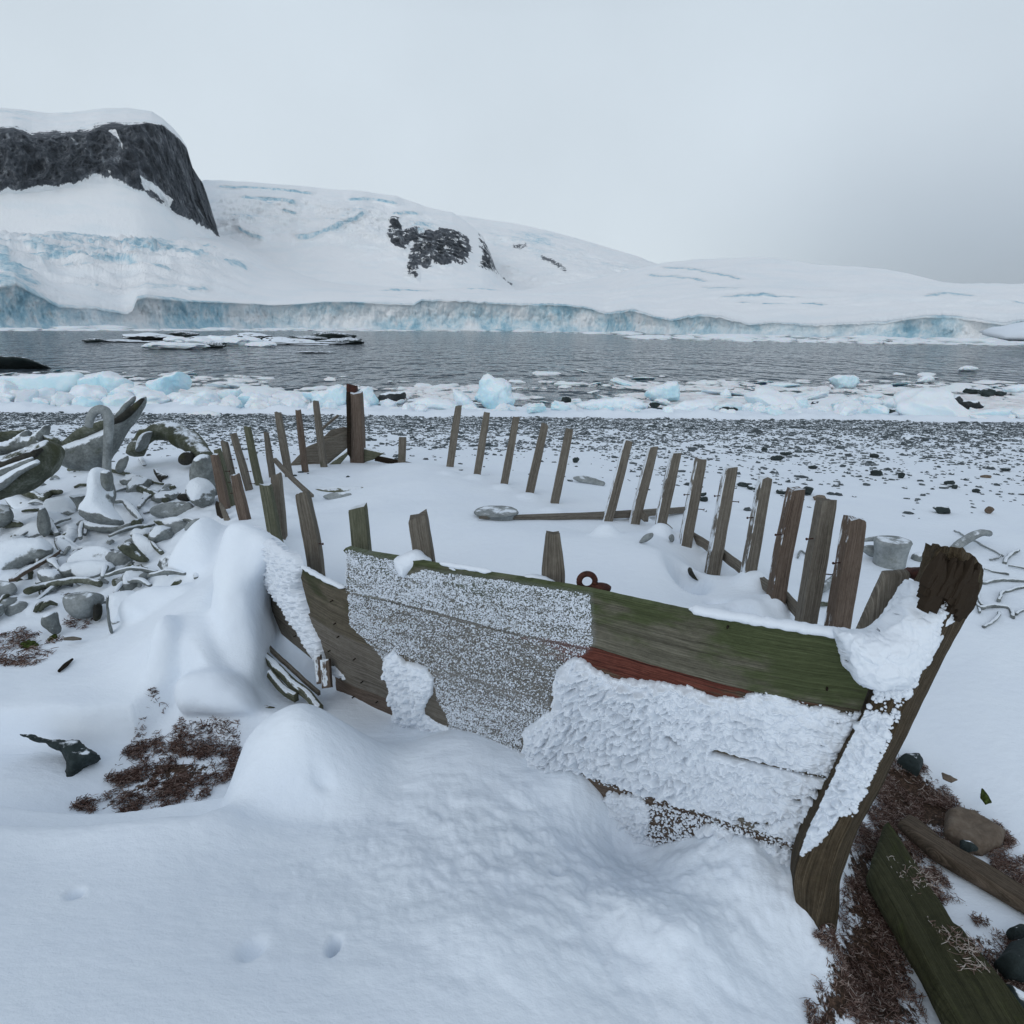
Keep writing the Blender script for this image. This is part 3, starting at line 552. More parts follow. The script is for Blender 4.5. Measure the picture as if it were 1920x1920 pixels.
for x in (-60, -30, -15, -7, 0, 7, 15, 30, 60):
    for y, z in ((10, -.12), (13, -.26), (16, -.48), (18, -.66), (20.5, -.90), (24, -1.2), (30, -1.8), (55, -3.5)): far.append((x * y / 14, y, z))
for x in (-9, -5, 5, 9): far += [(x, 6.5, .0), (x, 8, -.03)]
far += [(-6, 2, -.1), (6, 2, -.3), (6, .5, -.3), (-6, .5, 0), (0, -2, .2), (-3, -2, .2), (3, -2, -.2)]
world_in = [(.3, 2.5, .36), (.75, 2.2, .36), (-.3, 2.95, .34), (.95, 2.0, .36)]
def lp(P): return np.stack([np.arctan2(P[:, 0], P[:, 1] + .6), np.log(np.hypot(P[:, 0], P[:, 1] + .6))], 1)
class RBF:
    def __init__(s, P, sm=1e-5):
        s.X = lp(P); s.c = .04; D = np.sqrt(((s.X[:, None] - s.X[None]) ** 2).sum(-1) + s.c ** 2)
        s.m = P[:, 2].mean(); s.w = np.linalg.solve(D.T @ D + sm * np.eye(len(P)), D.T @ (P[:, 2] - s.m))
    def __call__(s, x, y):
        Q = lp(np.stack([x, y], 1)); r = np.empty(len(Q))
        for i in range(0, len(Q), 60000):
            q = Q[i:i + 60000]; r[i:i + 60000] = np.sqrt(((q[:, None] - s.X[None]) ** 2).sum(-1) + s.c ** 2) @ s.w
        return r + s.m
CONTACT = [(700, 1368, 2.62), (760, 1382, 2.52), (850, 1374, 2.42), (900, 1396, 2.34), (980, 1428, 2.28), (1040, 1446, 2.22), (1100, 1472, 2.18), (1148, 1515, 2.15), (1160, 1582, 2.10), (1215, 1597, 2.06), (1260, 1578, 2.04), (1320, 1580, 1.98), (1340, 1536, 1.97), (1400, 1565, 1.93), (1460, 1605, 1.86), (1492, 1650, 1.76)]
SH = np.vstack([PZ(shared), np.array([at_y(a, b, c) for a, b, c in CONTACT])]); FAR = np.array(far)
Rout = RBF(np.vstack([SH, PZ(outside), FAR]))
fgl = [(-300, 1530, .12), (0, 1530, .12), (200, 1528, .12), (400, 1515, .12), (440, 1440, .13), (500, 1350, .17), (560, 1340, .19), (560, 1400, .19), (480, 1420, .16), (620, 1370, .15), (640, 1420, .10), (560, 1490, .07), (480, 1490, .09), (650, 1480, .05), (0, 1900, .22), (-400, 1900, .25), (350, 1900, .22), (500, 1900, .2), (300, 1700, .14), (0, 1700, .15), (100, 1600, .10), (400, 1600, .08), (600, 1640, .05), (600, 1760, .13)]
Rfg = RBF(np.vstack([SH, PZ(fgl), np.array([(0, -2, .3), (-4, 1, .3), (3, -2, -.1), (3, 1, -.33), (0, 6, 0), (4, 4, 0), (-4, 4, 0)], float)]))
fgpoly_px = [(-700, 1528, .10), (-300, 1523, .10), (0, 1520, .10), (200, 1513, .11), (370, 1505, .11), (412, 1482, .10), (424, 1440, .11), (434, 1385, .13), (478, 1340, .15), (560, 1322, .16), (640, 1340, .13), (690, 1364, .04)]
fgp = PZ(fgpoly_px)[:, :2]
fgpoly = np.vstack([fgp, [(-.35, 2.62), (.5, 2.3), (1.02, 1.9), (1.06, 1.55), (.98, 1.2), (1.2, .2), (1.2, -4), (-8, -4), (-8, 1)]])
hollow = PZ([(-500, 1372, -.13), (-200, 1366, -.13), (0, 1364, -.13), (150, 1366, -.13), (250, 1352, -.13), (310, 1325, -.13), (350, 1300, -.13), (430, 1345, -.13), (500, 1345, -.13), (500, 1440, -.13), (430, 1530, -.13), (0, 1560, -.13), (-500, 1570, -.13)])[:, :2]
# ---------- the hull: stations of the near (port) side, photo outline + distance
ST = [  # depth, top, seam1, seam2, seam3, bottom
    (1.72, (1668, 1205), (1625, 1331), (1563, 1457), (1508, 1582), (1470, 1665)),
    (1.87, (1430, 1168), (1400, 1290), (1374, 1412), (1330, 1527), (1290, 1615)),
    (2.00, (1250, 1136), (1235, 1246), (1215, 1363), (1190, 1477), (1170, 1580)),
    (2.12, (1110, 1105), (1100, 1208), (1100, 1328), (1090, 1443), (1080, 1545)),
    (2.27, (950, 1079), (945, 1176), (950, 1285), (965, 1409), (965, 1510)),
    (2.42, (810, 1055), (805, 1138), (810, 1243), (841, 1360), (850, 1440)),
    (2.62, (650, 1025), (658, 1108), (680, 1202), (725, 1305), (745, 1374)),
    (2.95, (552, 985), (562, 1060), (590, 1155), (630, 1262), (635, 1328)),
    (3.5, (480, 925), (488, 1003), (488, 1083), (492, 1147), (508, 1205)),
    (4.3, (425, 870), (428, 930), (425, 985), (430, 1040), (450, 1090))]
_HG = np.zeros((len(ST), 5, 3))
for i, s in enumerate(ST):
    for k in range(5): _HG[i, k] = at_y(s[k + 1][0], s[k + 1][1], s[0] + (0, .02, .05, .10, .17)[k])
_HG = np.concatenate([2 * _HG[:1] - _HG[1:2], _HG, 2 * _HG[-1:] - _HG[-2:-1]], 0)
_HG = np.concatenate([2 * _HG[:, :1] - _HG[:, 1:2], _HG, 2 * _HG[:, -1:] - _HG[:, -2:-1]], 1)
def _cr(p0, p1, p2, p3, t): return .5 * (2 * p1 + (p2 - p0) * t + (2 * p0 - 5 * p1 + 4 * p2 - p3) * t * t + (3 * p1 - p0 - 3 * p2 + p3) * t ** 3)
def hull(u, v):
    u = np.asarray(u, float); v = np.asarray(v, float); uc = np.clip(u, 0, 8.9999); vc = np.clip(v, 0, 3.9999)
    i = np.floor(uc).astype(int); j = np.floor(vc).astype(int); tu = (uc - i)[..., None]; tv = (vc - j)[..., None]
    r = [_cr(*[_HG[i + a, j + b] for a in range(4)], tu) for b in range(4)]; P = _cr(*r, tv)
    ext = (u - uc)[..., None]; P = P + ext * (_HG[2, 2] - _HG[1, 2]) * (ext < 0)
    return P
def hulln(u, v):
    e = .02; a = hull(u + e, v) - hull(u - e, v); b = hull(u, v + e) - hull(u, v - e); n = np.cross(a, b); n /= np.linalg.norm(n, axis=-1)[..., None]
    return np.where((n[..., 1:2] > 0), -n, n)
port = hull(np.linspace(0, 9, 40), np.full(40, 3.6))[:, :2]
inpoly = np.vstack([port, [(-2.05, 5.2), (-1.9, 6.3), (-1.65, 7.3), (-1.4, 7.4), (2.4, 7.0), (2.1, 3.6), (1.45, 2.2), (1.12, 1.86)]])
Rin = RBF(np.vstack([PZ(inside), np.array(world_in), FAR, PZ([o for o in outside if (o[0] > 850 and o[1] < 1060 and o[1] < 1000 + (o[0] - 1400) * .3) or o[0] > 1650 and o[1] < 1110])]))
HOLLOW = None
def H(x, y, detail=True):
    x = np.asarray(x, float); y = np.asarray(y, float); sh = x.shape; x = x.ravel(); y = y.ravel(); Q = np.stack([x, y], 1)
    h = Rout(x, y); near = y < 9
    m = near & (y < 7.6) & (x > -3) & (x < 4); d = np.full(len(x), -9.0); d[m] = sdist(Q[m], inpoly)[0]
    dpt = np.full(len(x), 9.0); dpt[m] = np.abs(sdist(Q[m], np.vstack([port, port[::-1][1:-1] + 1e-5]))[0])
    wd = .10 + .5 * np.clip((dpt - d) / .3, 0, 1); k = sstep((d + .01) / wd); mm = k > 0
    # on the open (starboard) side inner and outer snow run together
    if mm.any(): hi = Rin(x[mm], y[mm]); h[mm] = h[mm] * (1 - k[mm]) + hi * k[mm]
    m = near & (y < 3.6) & (x < 0); d = np.full(len(x), -9.0); d[m] = sdist(Q[m], hollow)[0]; h = h - .17 * sstep(d / .09 + .4)
    m = near & (y < 3.2) & (x < 1.6); d = np.full(len(x), -9.0); d[m] = sdist(Q[m], fgpoly)[0]
    k = np.clip((d + .02) / .15, 0, 1); k = np.where(k > 0, (1 - (1 - k) ** 2.2), 0); mm = k > 0
    if mm.any(): hf = Rfg(x[mm], y[mm]); h[mm] = h[mm] * (1 - k[mm]) + hf * k[mm]
    if detail:
        r = np.hypot(x, y)
        h = h + .020 * fbm(xyz(x * 1.3, y * 1.3, 0), 3) + .0022 * fbm(xyz(x * 7, y * 9, 3.0), 4) * (near) + .05 * np.clip((r - 5) / 8, 0, 1) * fbm(xyz(x * .6, y * .6, 5.0), 4)
        # lumpy fallen snow along the hull
        lum = np.exp(-((x - .35) / .95) ** 2 - ((y - 1.75) / .48) ** 2) * (near)
        h = h + lum * (.04 * fbm(xyz(x * 4.5, y * 4.5, 2.0), 4, .6, billow=True) + .011 * fbm(xyz(x * 13, y * 13, 6.0), 4, .6, billow=True))
        h = h + near * (.07 * np.exp(-(((x + .70) / .20) ** 2 + ((y - 2.22) / .17) ** 2) ** 1.3) - .035 * np.exp(-((x + .42) / .10) ** 2 - ((y - 2.12) / .22) ** 2) - .03 * np.exp(-((x + .75) / .28) ** 2 - ((y - 1.93) / .07) ** 2))
        heap = np.exp(-((x + 3.6) / 1.7) ** 2 - ((y - 4.9) / 1.5) ** 2) * near; h = h + heap * .10 * fbm(xyz(x * 2.6, y * 2.2, 7.0), 4, .5, billow=True)
        foot = sstep((y - 16.6 - .25 * np.sin(x * .7)) / .5) * sstep((24 - y) / 5)
        h = h + foot * (.16 + .16 * fbm(xyz(x * .9, y * .9, 1.0), 4, .5, billow=True))
        for (a, b, z, rr, dp) in DIMPLES: h = h - dp * np.exp(-(((x - a) / rr[0]) ** 2 + ((y - b) / rr[1]) ** 2) ** 1.6)
    return h.reshape(sh)
DIMPLES = []
def hit(px, py, detail=True):
    d = ray(px, py); t = np.linspace(.6, 45, 2400); P = CAM + d * t[:, None]; h = H(P[:, 0], P[:, 1], detail); below = P[:, 2] < h
    if not below.any(): return CAM + d * 45
    i = max(int(np.argmax(below)), 1); t2 = np.linspace(t[i - 1], t[i], 40); P = CAM + d * t2[:, None]; b = P[:, 2] < H(P[:, 0], P[:, 1], detail); j = int(np.argmax(b)) if b.any() else -1
    return P[j]
for (px, py, rr, dp) in [(625, 1772, (.015, .030), .055), (470, 1778, (.030, .040), .035), (140, 1676, (.020, .02), .03), (1045, 1635, (.02, .02), .03), (605, 1466, (.04, .02), .025), (1290, 1070, (.10, .16), .22), (1395, 1138, (.07, .10), .10), (1345, 1128, (.05, .06), .05), (1565, 1670, (.05, .08), .04)]:
    p = hit(px, py, False); DIMPLES.append((p[0], p[1], 0, rr, dp))
# pits melted / scoured behind the starboard ribs, and cones of snow at their feet are added below with the ribs
RIBS_S = [((860, 761), (842, 886), 13), ((913, 773), (894, 895), 13), ((968, 782), (944, 913), 14), ((1022, 795), (992, 930), 15), ((1068, 804), (1037, 957), 15), ((1178, 826), (1130, 1003), 17), ((1225, 837), (1192, 970), 18), ((1268, 848), (1237, 1000), 19), ((1314, 859), (1287, 1010), 21), ((1370, 876), (1340, 1048), 24), ((1435, 894), (1402, 1088), 23), ((1493, 915), (1455, 1135), 29), ((1550, 936), (1510, 1170), 31), ((1603, 971), (1568, 1182), 36)]
RB_base = [hit(b[0], b[1], False) for _, b, _ in RIBS_S]
for i, p in enumerate(RB_base):
    if i >= 5: DIMPLES.append((p[0] + .01, p[1] - .04, 0, (.08, .10), -.07))
    else: DIMPLES.append((p[0], p[1] - .05, 0, (.09, .12), -.03))
# the ground sheet: fan-shaped grid, dense near the camera, 60 m out, 2 km skirt
na, nr = 1150, 900
ang = np.linspace(-1.25, 1.25, na); cen = np.array([0, -.7])
rad = np.exp(np.linspace(math.log(.9), math.log(60), nr))
A_, R_ = np.meshgrid(ang, rad, indexing='ij'); GX = cen[0] + R_ * np.sin(A_); GY = cen[1] + R_ * np.cos(A_)
GZ = H(GX, GY); GP = np.stack([GX, GY, GZ], -1)
ppx, ppy = proj(GP.reshape(-1, 3)); QQ = np.stack([ppx, ppy], 1)
lit = np.full(len(QQ), -1.0); gv = np.full(len(QQ), -1.0)
def wpoly(px): return np.array([hit(a, b, False)[:2] for a, b in px])
G2 = np.stack([GX.ravel(), GY.ravel()], 1); nearm = (G2[:, 1] < 7) & (np.abs(G2[:, 0]) < 6)
def addmask(arr, px, soft, val=1.0):
    d = np.full(len(G2), -9.0); d[nearm] = sdist(G2[nearm], wpoly(px))[0]; arr[:] = np.maximum(arr, np.clip(.5 + d / soft, -.5, 1) * val)
LIT_R = [(1640, 1440), (1700, 1425), (1760, 1480), (1830, 1540), (1700, 1570), (1790, 1690), (1640, 1640), (1700, 1760), (1720, 1920), (1520, 1935), (1560, 1800), (1590, 1720), (1590, 1640), (1640, 1540)]
LIT_L = [(300, 1340), (350, 1325), (450, 1335), (440, 1400), (430, 1470), (340, 1505), (140, 1520), (200, 1480), (225, 1420), (270, 1370)]
addmask(lit, LIT_R, .26, 1.12); addmask(lit, LIT_L, .45, .78)
addmask(lit, [(1850, 1560), (1960, 1600), (1960, 1680), (1870, 1640)], .3, .6); addmask(lit, [(1830, 1700), (1900, 1760), (1960, 1920), (1850, 1840), (1780, 1760)], .3, .75)
addmask(lit, [(0, 1185), (60, 1180), (110, 1200), (80, 1240), (0, 1250)], .35, .8); addmask(lit, [(115, 1110), (150, 1110), (150, 1140), (110, 1135)], .2, .8); addmask(lit, [(130, 1150), (180, 1160), (150, 1180)], .2, .6)
addmask(lit, [(1700, 1390), (1770, 1400), (1850, 1470), (1780, 1470)], .4, .66); addmask(lit, [(1700, 1470), (1800, 1480), (1960, 1560), (1960, 1640), (1760, 1540)], .5, .66)
y_ = G2[:, 1]; x_ = G2[:, 0]
gv = np.clip((y_ - 7.5) / 7.5, 0, 1) * .52 - 1.0 * (y_ > 16.7 + .25 * np.sin(x_ * .7)) - .25 * (y_ < 6)
mk_o = mk('snow_ground', GP.reshape(-1, 3), gridfaces(na, nr)[:, ::-1], M['snow'], attrs={'litter': lit, 'gravel': gv}); tag(mk_o, kind='structure')
def ghz(x, y): return H(np.array([x]), np.array([y]))[0]

# ============================================================ THE WRECKED BOAT
boat = bpy.data.objects.new('boat_wreck', None); COL.objects.link(boat); boat.location = (-.3, 4.2, 0.0)
tag(boat, 'wrecked wooden whaling boat half buried in snow, bare ribs and green planks', 'boat')
BOATINV = Matrix.Translation(-Vector(boat.location))
def part(name, geo, mat, parent=None, smooth=True, attrs=None, label=None):
    V, F = geo[0], geo[1]; uv = geo[2] if len(geo) > 2 else None
    o = mk(name, V - np.array(boat.location), F, mat, parent or boat, smooth, attrs, uv)
    if label: o['label'] = label
    return o
def set_flat(o, ang=.7):
    pass
FROSTP = [(652, 1030), (745, 1050), (760, 1080), (795, 1068), (900, 1082), (1000, 1096), (1108, 1112), (1116, 1205), (1095, 1226), (1052, 1245), (1035, 1300), (1030, 1335), (985, 1370), (978, 1412), (850, 1362), (822, 1300), (812, 1262), (742, 1215), (722, 1235), (690, 1195), (662, 1170), (655, 1103)]
def strake(name, k, u0, u1, mat, nu=260, nv=14, red=None, label=None, e0=0.0, e1=0.0, gap=.045):
    """plank k between seams k and k+1, from station u0 to u1; e0/e1 = raggedness of the ends"""
    v = np.linspace(k + gap * .4, k + 1 - gap * .3, nv); U = np.linspace(0, 1, nu)
    uu, vv = np.meshgrid(U, v, indexing='ij')
    a = u0 + e0 * fbm(xyz(vv * 9, 0 * vv, u0 + 3.3), 3); b = u1 + e1 * fbm(xyz(vv * 7, 0 * vv, u1 + 9.1), 3); u = a + (b - a) * uu
    N = hulln(u, vv); P = hull(u, vv); t = (vv - k); wob = .0035 * fbm(xyz(u * 2.2, vv * 2, k + .5), 3)
    wv = np.zeros_like(P); wv[..., 2] = 0.006 * fbm(xyz(u * 1.7, 0 * u + np.round(vv), k + 7.5), 4)
    out = P + N * (.004 + .013 * t + wob)[..., None] + wv; inn = P + N * (-.022 + .013 * t + wob)[..., None] + wv
    s = np.r_[0, np.cumsum(np.linalg.norm(np.diff(out[:, nv // 2], axis=0), axis=1))]; wdt = np.r_[0, np.cumsum(np.linalg.norm(np.diff(out[nu // 2], axis=0), axis=1))]
    UV = np.stack(np.broadcast_arrays(s[:, None], wdt[None]), -1).reshape(-1, 2)
    V = np.vstack([out.reshape(-1, 3), inn.reshape(-1, 3)]); n = nu * nv
    F = gridfaces(nu, nv); Fi = F[:, ::-1] + n
    e = []
    for idx in (np.arange(nu) * nv, (np.arange(nu) * nv + nv - 1)[::-1], np.arange(nv)[::-1], (nu - 1) * nv + np.arange(nv)):
        e.append(np.stack([idx[:-1], idx[1:], idx[1:] + n, idx[:-1] + n], 1))
    fx, fy = proj(out.reshape(-1, 3)); fd = sdist(np.stack([fx, fy], 1), FROSTP)[0]; fr = np.clip(.5 + fd / 10, 0, 1); ms = np.clip(.46 - .42 * t + .30 * np.clip(1.6 - u, 0, 1) + .18 * np.clip((u - 5.8) / 1, 0, 1), -.3, .6).ravel() if k == 0 else np.clip(.12 + .30 * np.clip((u - 5.5) / 1.2, 0, 1) - .3 * t, -.3, .4).ravel(); at = {'frost': np.r_[fr, fr], 'moss': np.r_[ms, ms]}
    if red is not None:
        r = red(u, t); at['red'] = np.r_[r.ravel(), r.ravel()]
    o = part(name, (V, [F, Fi] + e, np.vstack([UV, UV])), mat, attrs=at, label=label)
    md = o.modifiers.new('edge', 'EDGE_SPLIT'); md.split_angle = .9
    return o
strake('plank', 0, .05, 6.0, M['str1'], label='broad moss-green top plank', e1=.10)
strake('plank', 1, .05, 7.0, M['str2'], red=lambda u, t: np.clip(1 - np.abs(u - 2.2) / 2.3, 0, 1) ** .6 * np.clip(1.25 - t * 1.5, 0, 1) * .78, label='plank with worn red paint', e1=.05)
strake('plank', 2, .05, 8.85, M['str3'], label='grey plank under the red one')
strake('plank', 3, .05, 7.02, M['str4'], label='brown lowest plank with nail holes', e1=.10)
rn = np.random.default_rng(12)
for (u_, v_) in [(.35, .75), (1.31, .12), (6.35, 1.35), (6.4, 1.8), (7.4, 2.3), (7.45, 2.7), (6.3, 2.4), (6.35, 2.8), (6.2, 3.2), (6.25, 3.7), (6.7, 3.3), (6.72, 3.75), (6.5, 2.1), (6.9, 2.5)]:
    p_ = hull(np.array([u_]), np.array([v_]))[0]; n_ = hulln(np.array([u_]), np.array([v_]))[0]; g = tube_geo([p_, p_ + n_ * (.019 + .012 * (v_ % 1))], .0032, nseg=8, nlen=3); part('nail_head', g, M['rot'])
# far stern planks
def board(px, y, thick, mat, name='plank', n=(0, -1, 0), label=None, **k):
    V, F, U = inflate_geo(px, y, n, thick, thick, edge=.012, res=k.pop('res', 46), smooth=0, amp=.004, nscale=7, **k)
    U = np.stack([U[:, 0], U[:, 1]], 1); o = part(name, (V, F, U), mat, label=label)
    return o
board([(543, 872), (575, 838), (612, 822), (654, 806), (654, 838), (615, 870), (585, 898), (560, 905), (545, 895)], 7.0, .016, M['rib'], n=(.45, -1, 0), label='grey stern plank, upper')
board([(556, 915), (590, 894), (618, 868), (655, 842), (655, 850), (630, 880), (600, 905), (576, 922)], 6.95, .016, M['ribg'], n=(.45, -1, 0), label='stern plank, lower')
board([(604, 822), (620, 806), (645, 800), (655, 803), (655, 808), (625, 818), (606, 830)], 7.1, .014, M['rib'], n=(.45, -1, 0), label='curled upper stern board')
board([(677, 838), (722, 849), (700, 862), (678, 868)], 7.15, .02, M['ribg'], n=(-.3, -1, 0), label='dark plank stub right of the sternpost')
# sternpost
def beam(name, top, base, w, dep, y0, y1, mat, down=.15, jit=.004, label=None, up=(0, 1, 0), wt=None, n=26):
    a = at_y(top[0], top[1], y1); b = at_y(base[0], base[1], y0); b2 = b + (b - a) / np.linalg.norm(b - a) * down
    hw = w / FPX * y0 / Fv[1] * .5
    rr_ = np.random.default_rng(int(top[0] * 7 + top[1])); mid_ = (a + b2) / 2 + np.array([rr_.normal(0, .006), rr_.normal(0, .01), 0])
    g = tube_geo([b2, (b2 + mid_) / 2, mid_, (a + mid_) / 2, a], [hw, hw, hw * (1 + rr_.uniform(-.06, .06)), hw * (wt or 1)], [dep / 2, dep / 2 * .95], square=True, jit=jit, up=up, nlen=n, seed=top[0] * .13, jscale=6)
    Vt = g[0]; mm_ = 16; ax_ = (a - b2) / np.linalg.norm(a - b2); tp_ = np.r_[np.arange((n - 1) * mm_, n * mm_), len(Vt) - 1]; loc = (Vt[tp_] - Vt[tp_].mean(0)); sl_ = rr_.normal(0, .22)
    Vt[tp_] += ax_ * (loc[:, 0] * sl_ + hw * .5 * fbm(Vt[tp_] * (1.3 / hw) + top[0], 2))[:, None]; Vt[tp_[:-1]] -= loc[:-1] * .06
    o = part(name, g, mat, label=label); md = o.modifiers.new('edge', 'EDGE_SPLIT'); md.split_angle = .6
    return o
beam('sternpost', (665, 734), (672, 862), 25, .16, 7.2, 7.12, M['ribb'], .3, .006, 'dark brown sternpost, tallest post of the wreck')
beam('sternpost_tenon', (660, 722), (661, 740), 17, .09, 7.14, 7.14, M['rust'], .02, .004)
board([(649, 735), (657, 735), (659, 862), (651, 850)], 7.05, .02, M['rot'], 'sternpost_side')
# starboard ribs: (top px, base px, width)
NAIL = []
def nail(p, d, parent, ln=.05):
    p = np.asarray(p, float); d = np.asarray(d, float); d /= np.linalg.norm(d)
    a = tube_geo([p, p + d * ln], .0028, nseg=6, nlen=4); b = tube_geo([p + d * ln, p + d * (ln + .004)], .0062, nseg=8, nlen=3)
    V, F, U = join([a, b]); part('nail', (V, F, U), M['rust'], parent)
for i, ((tp, bp, wpx), P) in enumerate(zip(RIBS_S, RB_base)):
    yb = at_y(bp[0], bp[1], P[1])[1]; m = M['ribs'] if 4 < i < 11 else (M['rib'] if i in (4, 12) else (M['ribb2'] if i in (11, 13) else M['rib']))
    yb = [6.6, 6.2, 5.85, 5.55, 5.2, 4.75, 4.7, 4.35, 4.15, 3.8, 3.45, 3.1, 2.85, 2.72][i]
    o = beam('rib', tp, bp, wpx, .055 + .002 * i, yb, yb + .05, m, .22, .004, wt=.88)
    if i >= 8:
        a = at_y(tp[0], tp[1], yb + .05); b = at_y(bp[0], bp[1], yb); hw = wpx / FPX * yb * .5
        for f, s in [((.44, -1), (.62, 1)), ((.30, -1), (.36, 1)), ((.28, -1),), ((.38, -1),), ((.58, 1), (.30, -1)), ((.35, -1),)][i - 8] if i != 10 and i != 11 and i != 13 else [((.38, -1))]:
            q = a + (b - a) * f + np.array([s * hw * .8, -.012, 0]); nail(q, (s, -.35, .02), o, .045)
# short stub near the stern, right side
beam('rib', (755, 820), (753, 860), 13, .05, 6.9, 6.93, M['rib'], .2, .003)
# port ribs
for tp, bp, wpx, y0, dy, mt, wt in [
    ((592, 752), (611, 895), 11, 6.8, .0, 'rib', .8), ((559, 768), (576, 907), 10, 6.5, .0, 'ribb', .8), ((521, 773), (550, 926), 12, 6.2, .0, 'rib', .85), ((499, 811), (511, 895), 10, 6.15, .0, 'rib', .6),
    ((463, 799), (492, 925), 12, 5.95, .0, 'ribg', .8), ((438, 813), (483, 966), 11, 5.6, .0, 'rib', .8), ((420, 828), (444, 935), 12, 5.6, 0, 'rib', .8), ((407, 841), (440, 978), 13, 5.1, 0, 'ribg', .75),
    ((402, 852), (428, 970), 14, 5.0, 0, 'ribb', .8), ((441, 890), (468, 1002), 18, 4.4, 0, 'ribb', .75), ((498, 908), (524, 1032), 22, 3.9, 0, 'ribg', .85), ((518, 890), (533, 1038), 19, 4.0, .03, 'rib', .9),
    ((567, 925), (588, 1064), 28, 3.15, 0, 'rib', .85), ((671, 950), (679, 1034), 34, 2.72, 0, 'ribg', .95), ((783, 967), (798, 1052), 39, 2.52, 0, 'rib', .9), ((1037, 998), (1035, 1092), 42, 2.32, 0, 'rib', .60)]:
    o = beam('rib', tp, bp, wpx, .055, y0, y0 + dy, M[mt], .25, .004, wt=wt)
    if tp[0] in (567, 438, 420, 407):
        a = at_y(*tp, y0); b = at_y(*bp, y0); hw = wpx / FPX * y0 * .5
        for f in ((.66,) if tp[0] == 567 else (.3, .45, .6)): nail(a + (b - a) * f + np.array([hw * .8, -.01, 0]), (1, -.2, .02), o, .04)
# apron timber behind the stem and rusty breasthook
V, F, U = inflate_geo([(1657, 1070), (1702, 1067), (1706, 1075), (1652, 1182), (1600, 1195), (1604, 1186), (1640, 1105)], 1.90, (-.15, -1, .1), .025, .025, edge=.01, res=50, smooth=0, amp=.004); part('apron', (V, F, U[:, ::-1]), M['rib'], label='wide leaning apron timber behind the stem')
V, F, U = inflate_geo([(1692, 1066), (1745, 1064), (1752, 1080), (1735, 1098), (1718, 1092), (1700, 1084)], 1.90, (-.1, -1, .3), .035, .035, edge=.02, res=30, smooth=1, amp=.012, nscale=14); part('breasthook', (V, F, U), M['rust'])
V, F, U = inflate_geo([(1752, 1065), (1760, 1075), (1735, 1125), (1718, 1155), (1713, 1150), (1727, 1118)], 1.74, thick=.015, edge=.01, res=30, amp=.004, nscale=20); part('bolt', (V, F, U), M['rust'])
# stem: left face edge, ridge, right edge
STEM = [((1757, 1032), (1802, 1036), (1836, 1066)), ((1742, 1085), (1800, 1096), (1834, 1108)), ((1712, 1150), (1775, 1160), (1803, 1172)), ((1682, 1222), (1742, 1230), (1770, 1236)), ((1645, 1290), (1712, 1296), (1739, 1300)), ((1626, 1334), (1688, 1350), (1712, 1357)),
        ((1586, 1409), (1655, 1422), (1676, 1426)), ((1566, 1455), (1632, 1470), (1656, 1474)), ((1543, 1505), (1603, 1530), (1624, 1534)), ((1521, 1550), (1580, 1578), (1600, 1582)), ((1493, 1630), (1556, 1645), (1577, 1648)), ((1492, 1690), (1543, 1705), (1571, 1708)), ((1508, 1750), (1533, 1762), (1560, 1767)), ((1524, 1800), (1538, 1802), (1550, 1797))]
rows = []
for l, r, e in STEM:
    a, b, c = at_y(*l, 1.70), at_y(*r, 1.645), at_y(*e, 1.70); back = np.array([.03, .10, -.03]); rows.append([a, b, c, c + back, a + back])
rows = np.array(rows); rows = np.concatenate([2 * rows[:1] - rows[1:2] * 1.0, rows, 2 * rows[-1:] - rows[-2:-1]], 0)
k = 12; D = []
for i in range(1, len(rows) - 2):
    for t in np.linspace(0, 1, k, endpoint=False): D.append(_cr(rows[i - 1], rows[i], rows[i + 1], rows[i + 2], t))
D.append(rows[-2]); D = np.array(D); SUB = [10, 5, 5, 5, 5]; ring = []
for j in range(5):
    for t in np.linspace(0, 1, SUB[j], endpoint=False): ring.append(D[:, j] * (1 - t) + D[:, (j + 1) % 5] * t)
ring = np.array(ring).transpose(1, 0, 2); nL, nR = ring.shape[:2]
V = ring.reshape(-1, 3); lv = np.repeat(np.arange(nL) / nL, nR)
rot = np.clip((.10 - lv) / .06, 0, 1) + .45 * np.clip((lv - .82) / .1, 0, 1)
disp = np.stack([fbm(V * np.array([9, 9, 3]) + q * 20, 4) for q in range(3)], 1) * .010 + np.stack([fbm(V * np.array([22, 22, 9]) + q * 20, 4, ridged=True) for q in range(3)], 1) * (rot * .020)[:, None]
V = V + disp; S = np.cumsum(np.r_[0, np.linalg.norm(np.diff(D[:, 0], axis=0), axis=1)]); per = np.cumsum(np.r_[0, np.linalg.norm(np.diff(ring[nL // 2], axis=0), axis=1)])
UV = np.stack(np.broadcast_arrays(S[:, None], per[None]), -1).reshape(-1, 2); F = gridfaces(nL, nR, True); cT = V[:nR].mean(0) + np.array([0, 0, -.02]); V = np.vstack([V, cT, V[-nR:].mean(0)]); UV = np.vstack([UV, UV[:1], UV[-1:]])
i = np.arange(nR); F2 = np.vstack([np.stack([np.full(nR, nL * nR), (i + 1) % nR, i], 1), np.stack([np.full(nR, nL * nR + 1), i + (nL - 1) * nR, (i + 1) % nR + (nL - 1) * nR], 1)])
stem = part('stem', (V, [F, F2], UV), M['stem'], label='thick leaning bow stem with rotten top'); md = stem.modifiers.new('edge', 'EDGE_SPLIT'); md.split_angle = .8
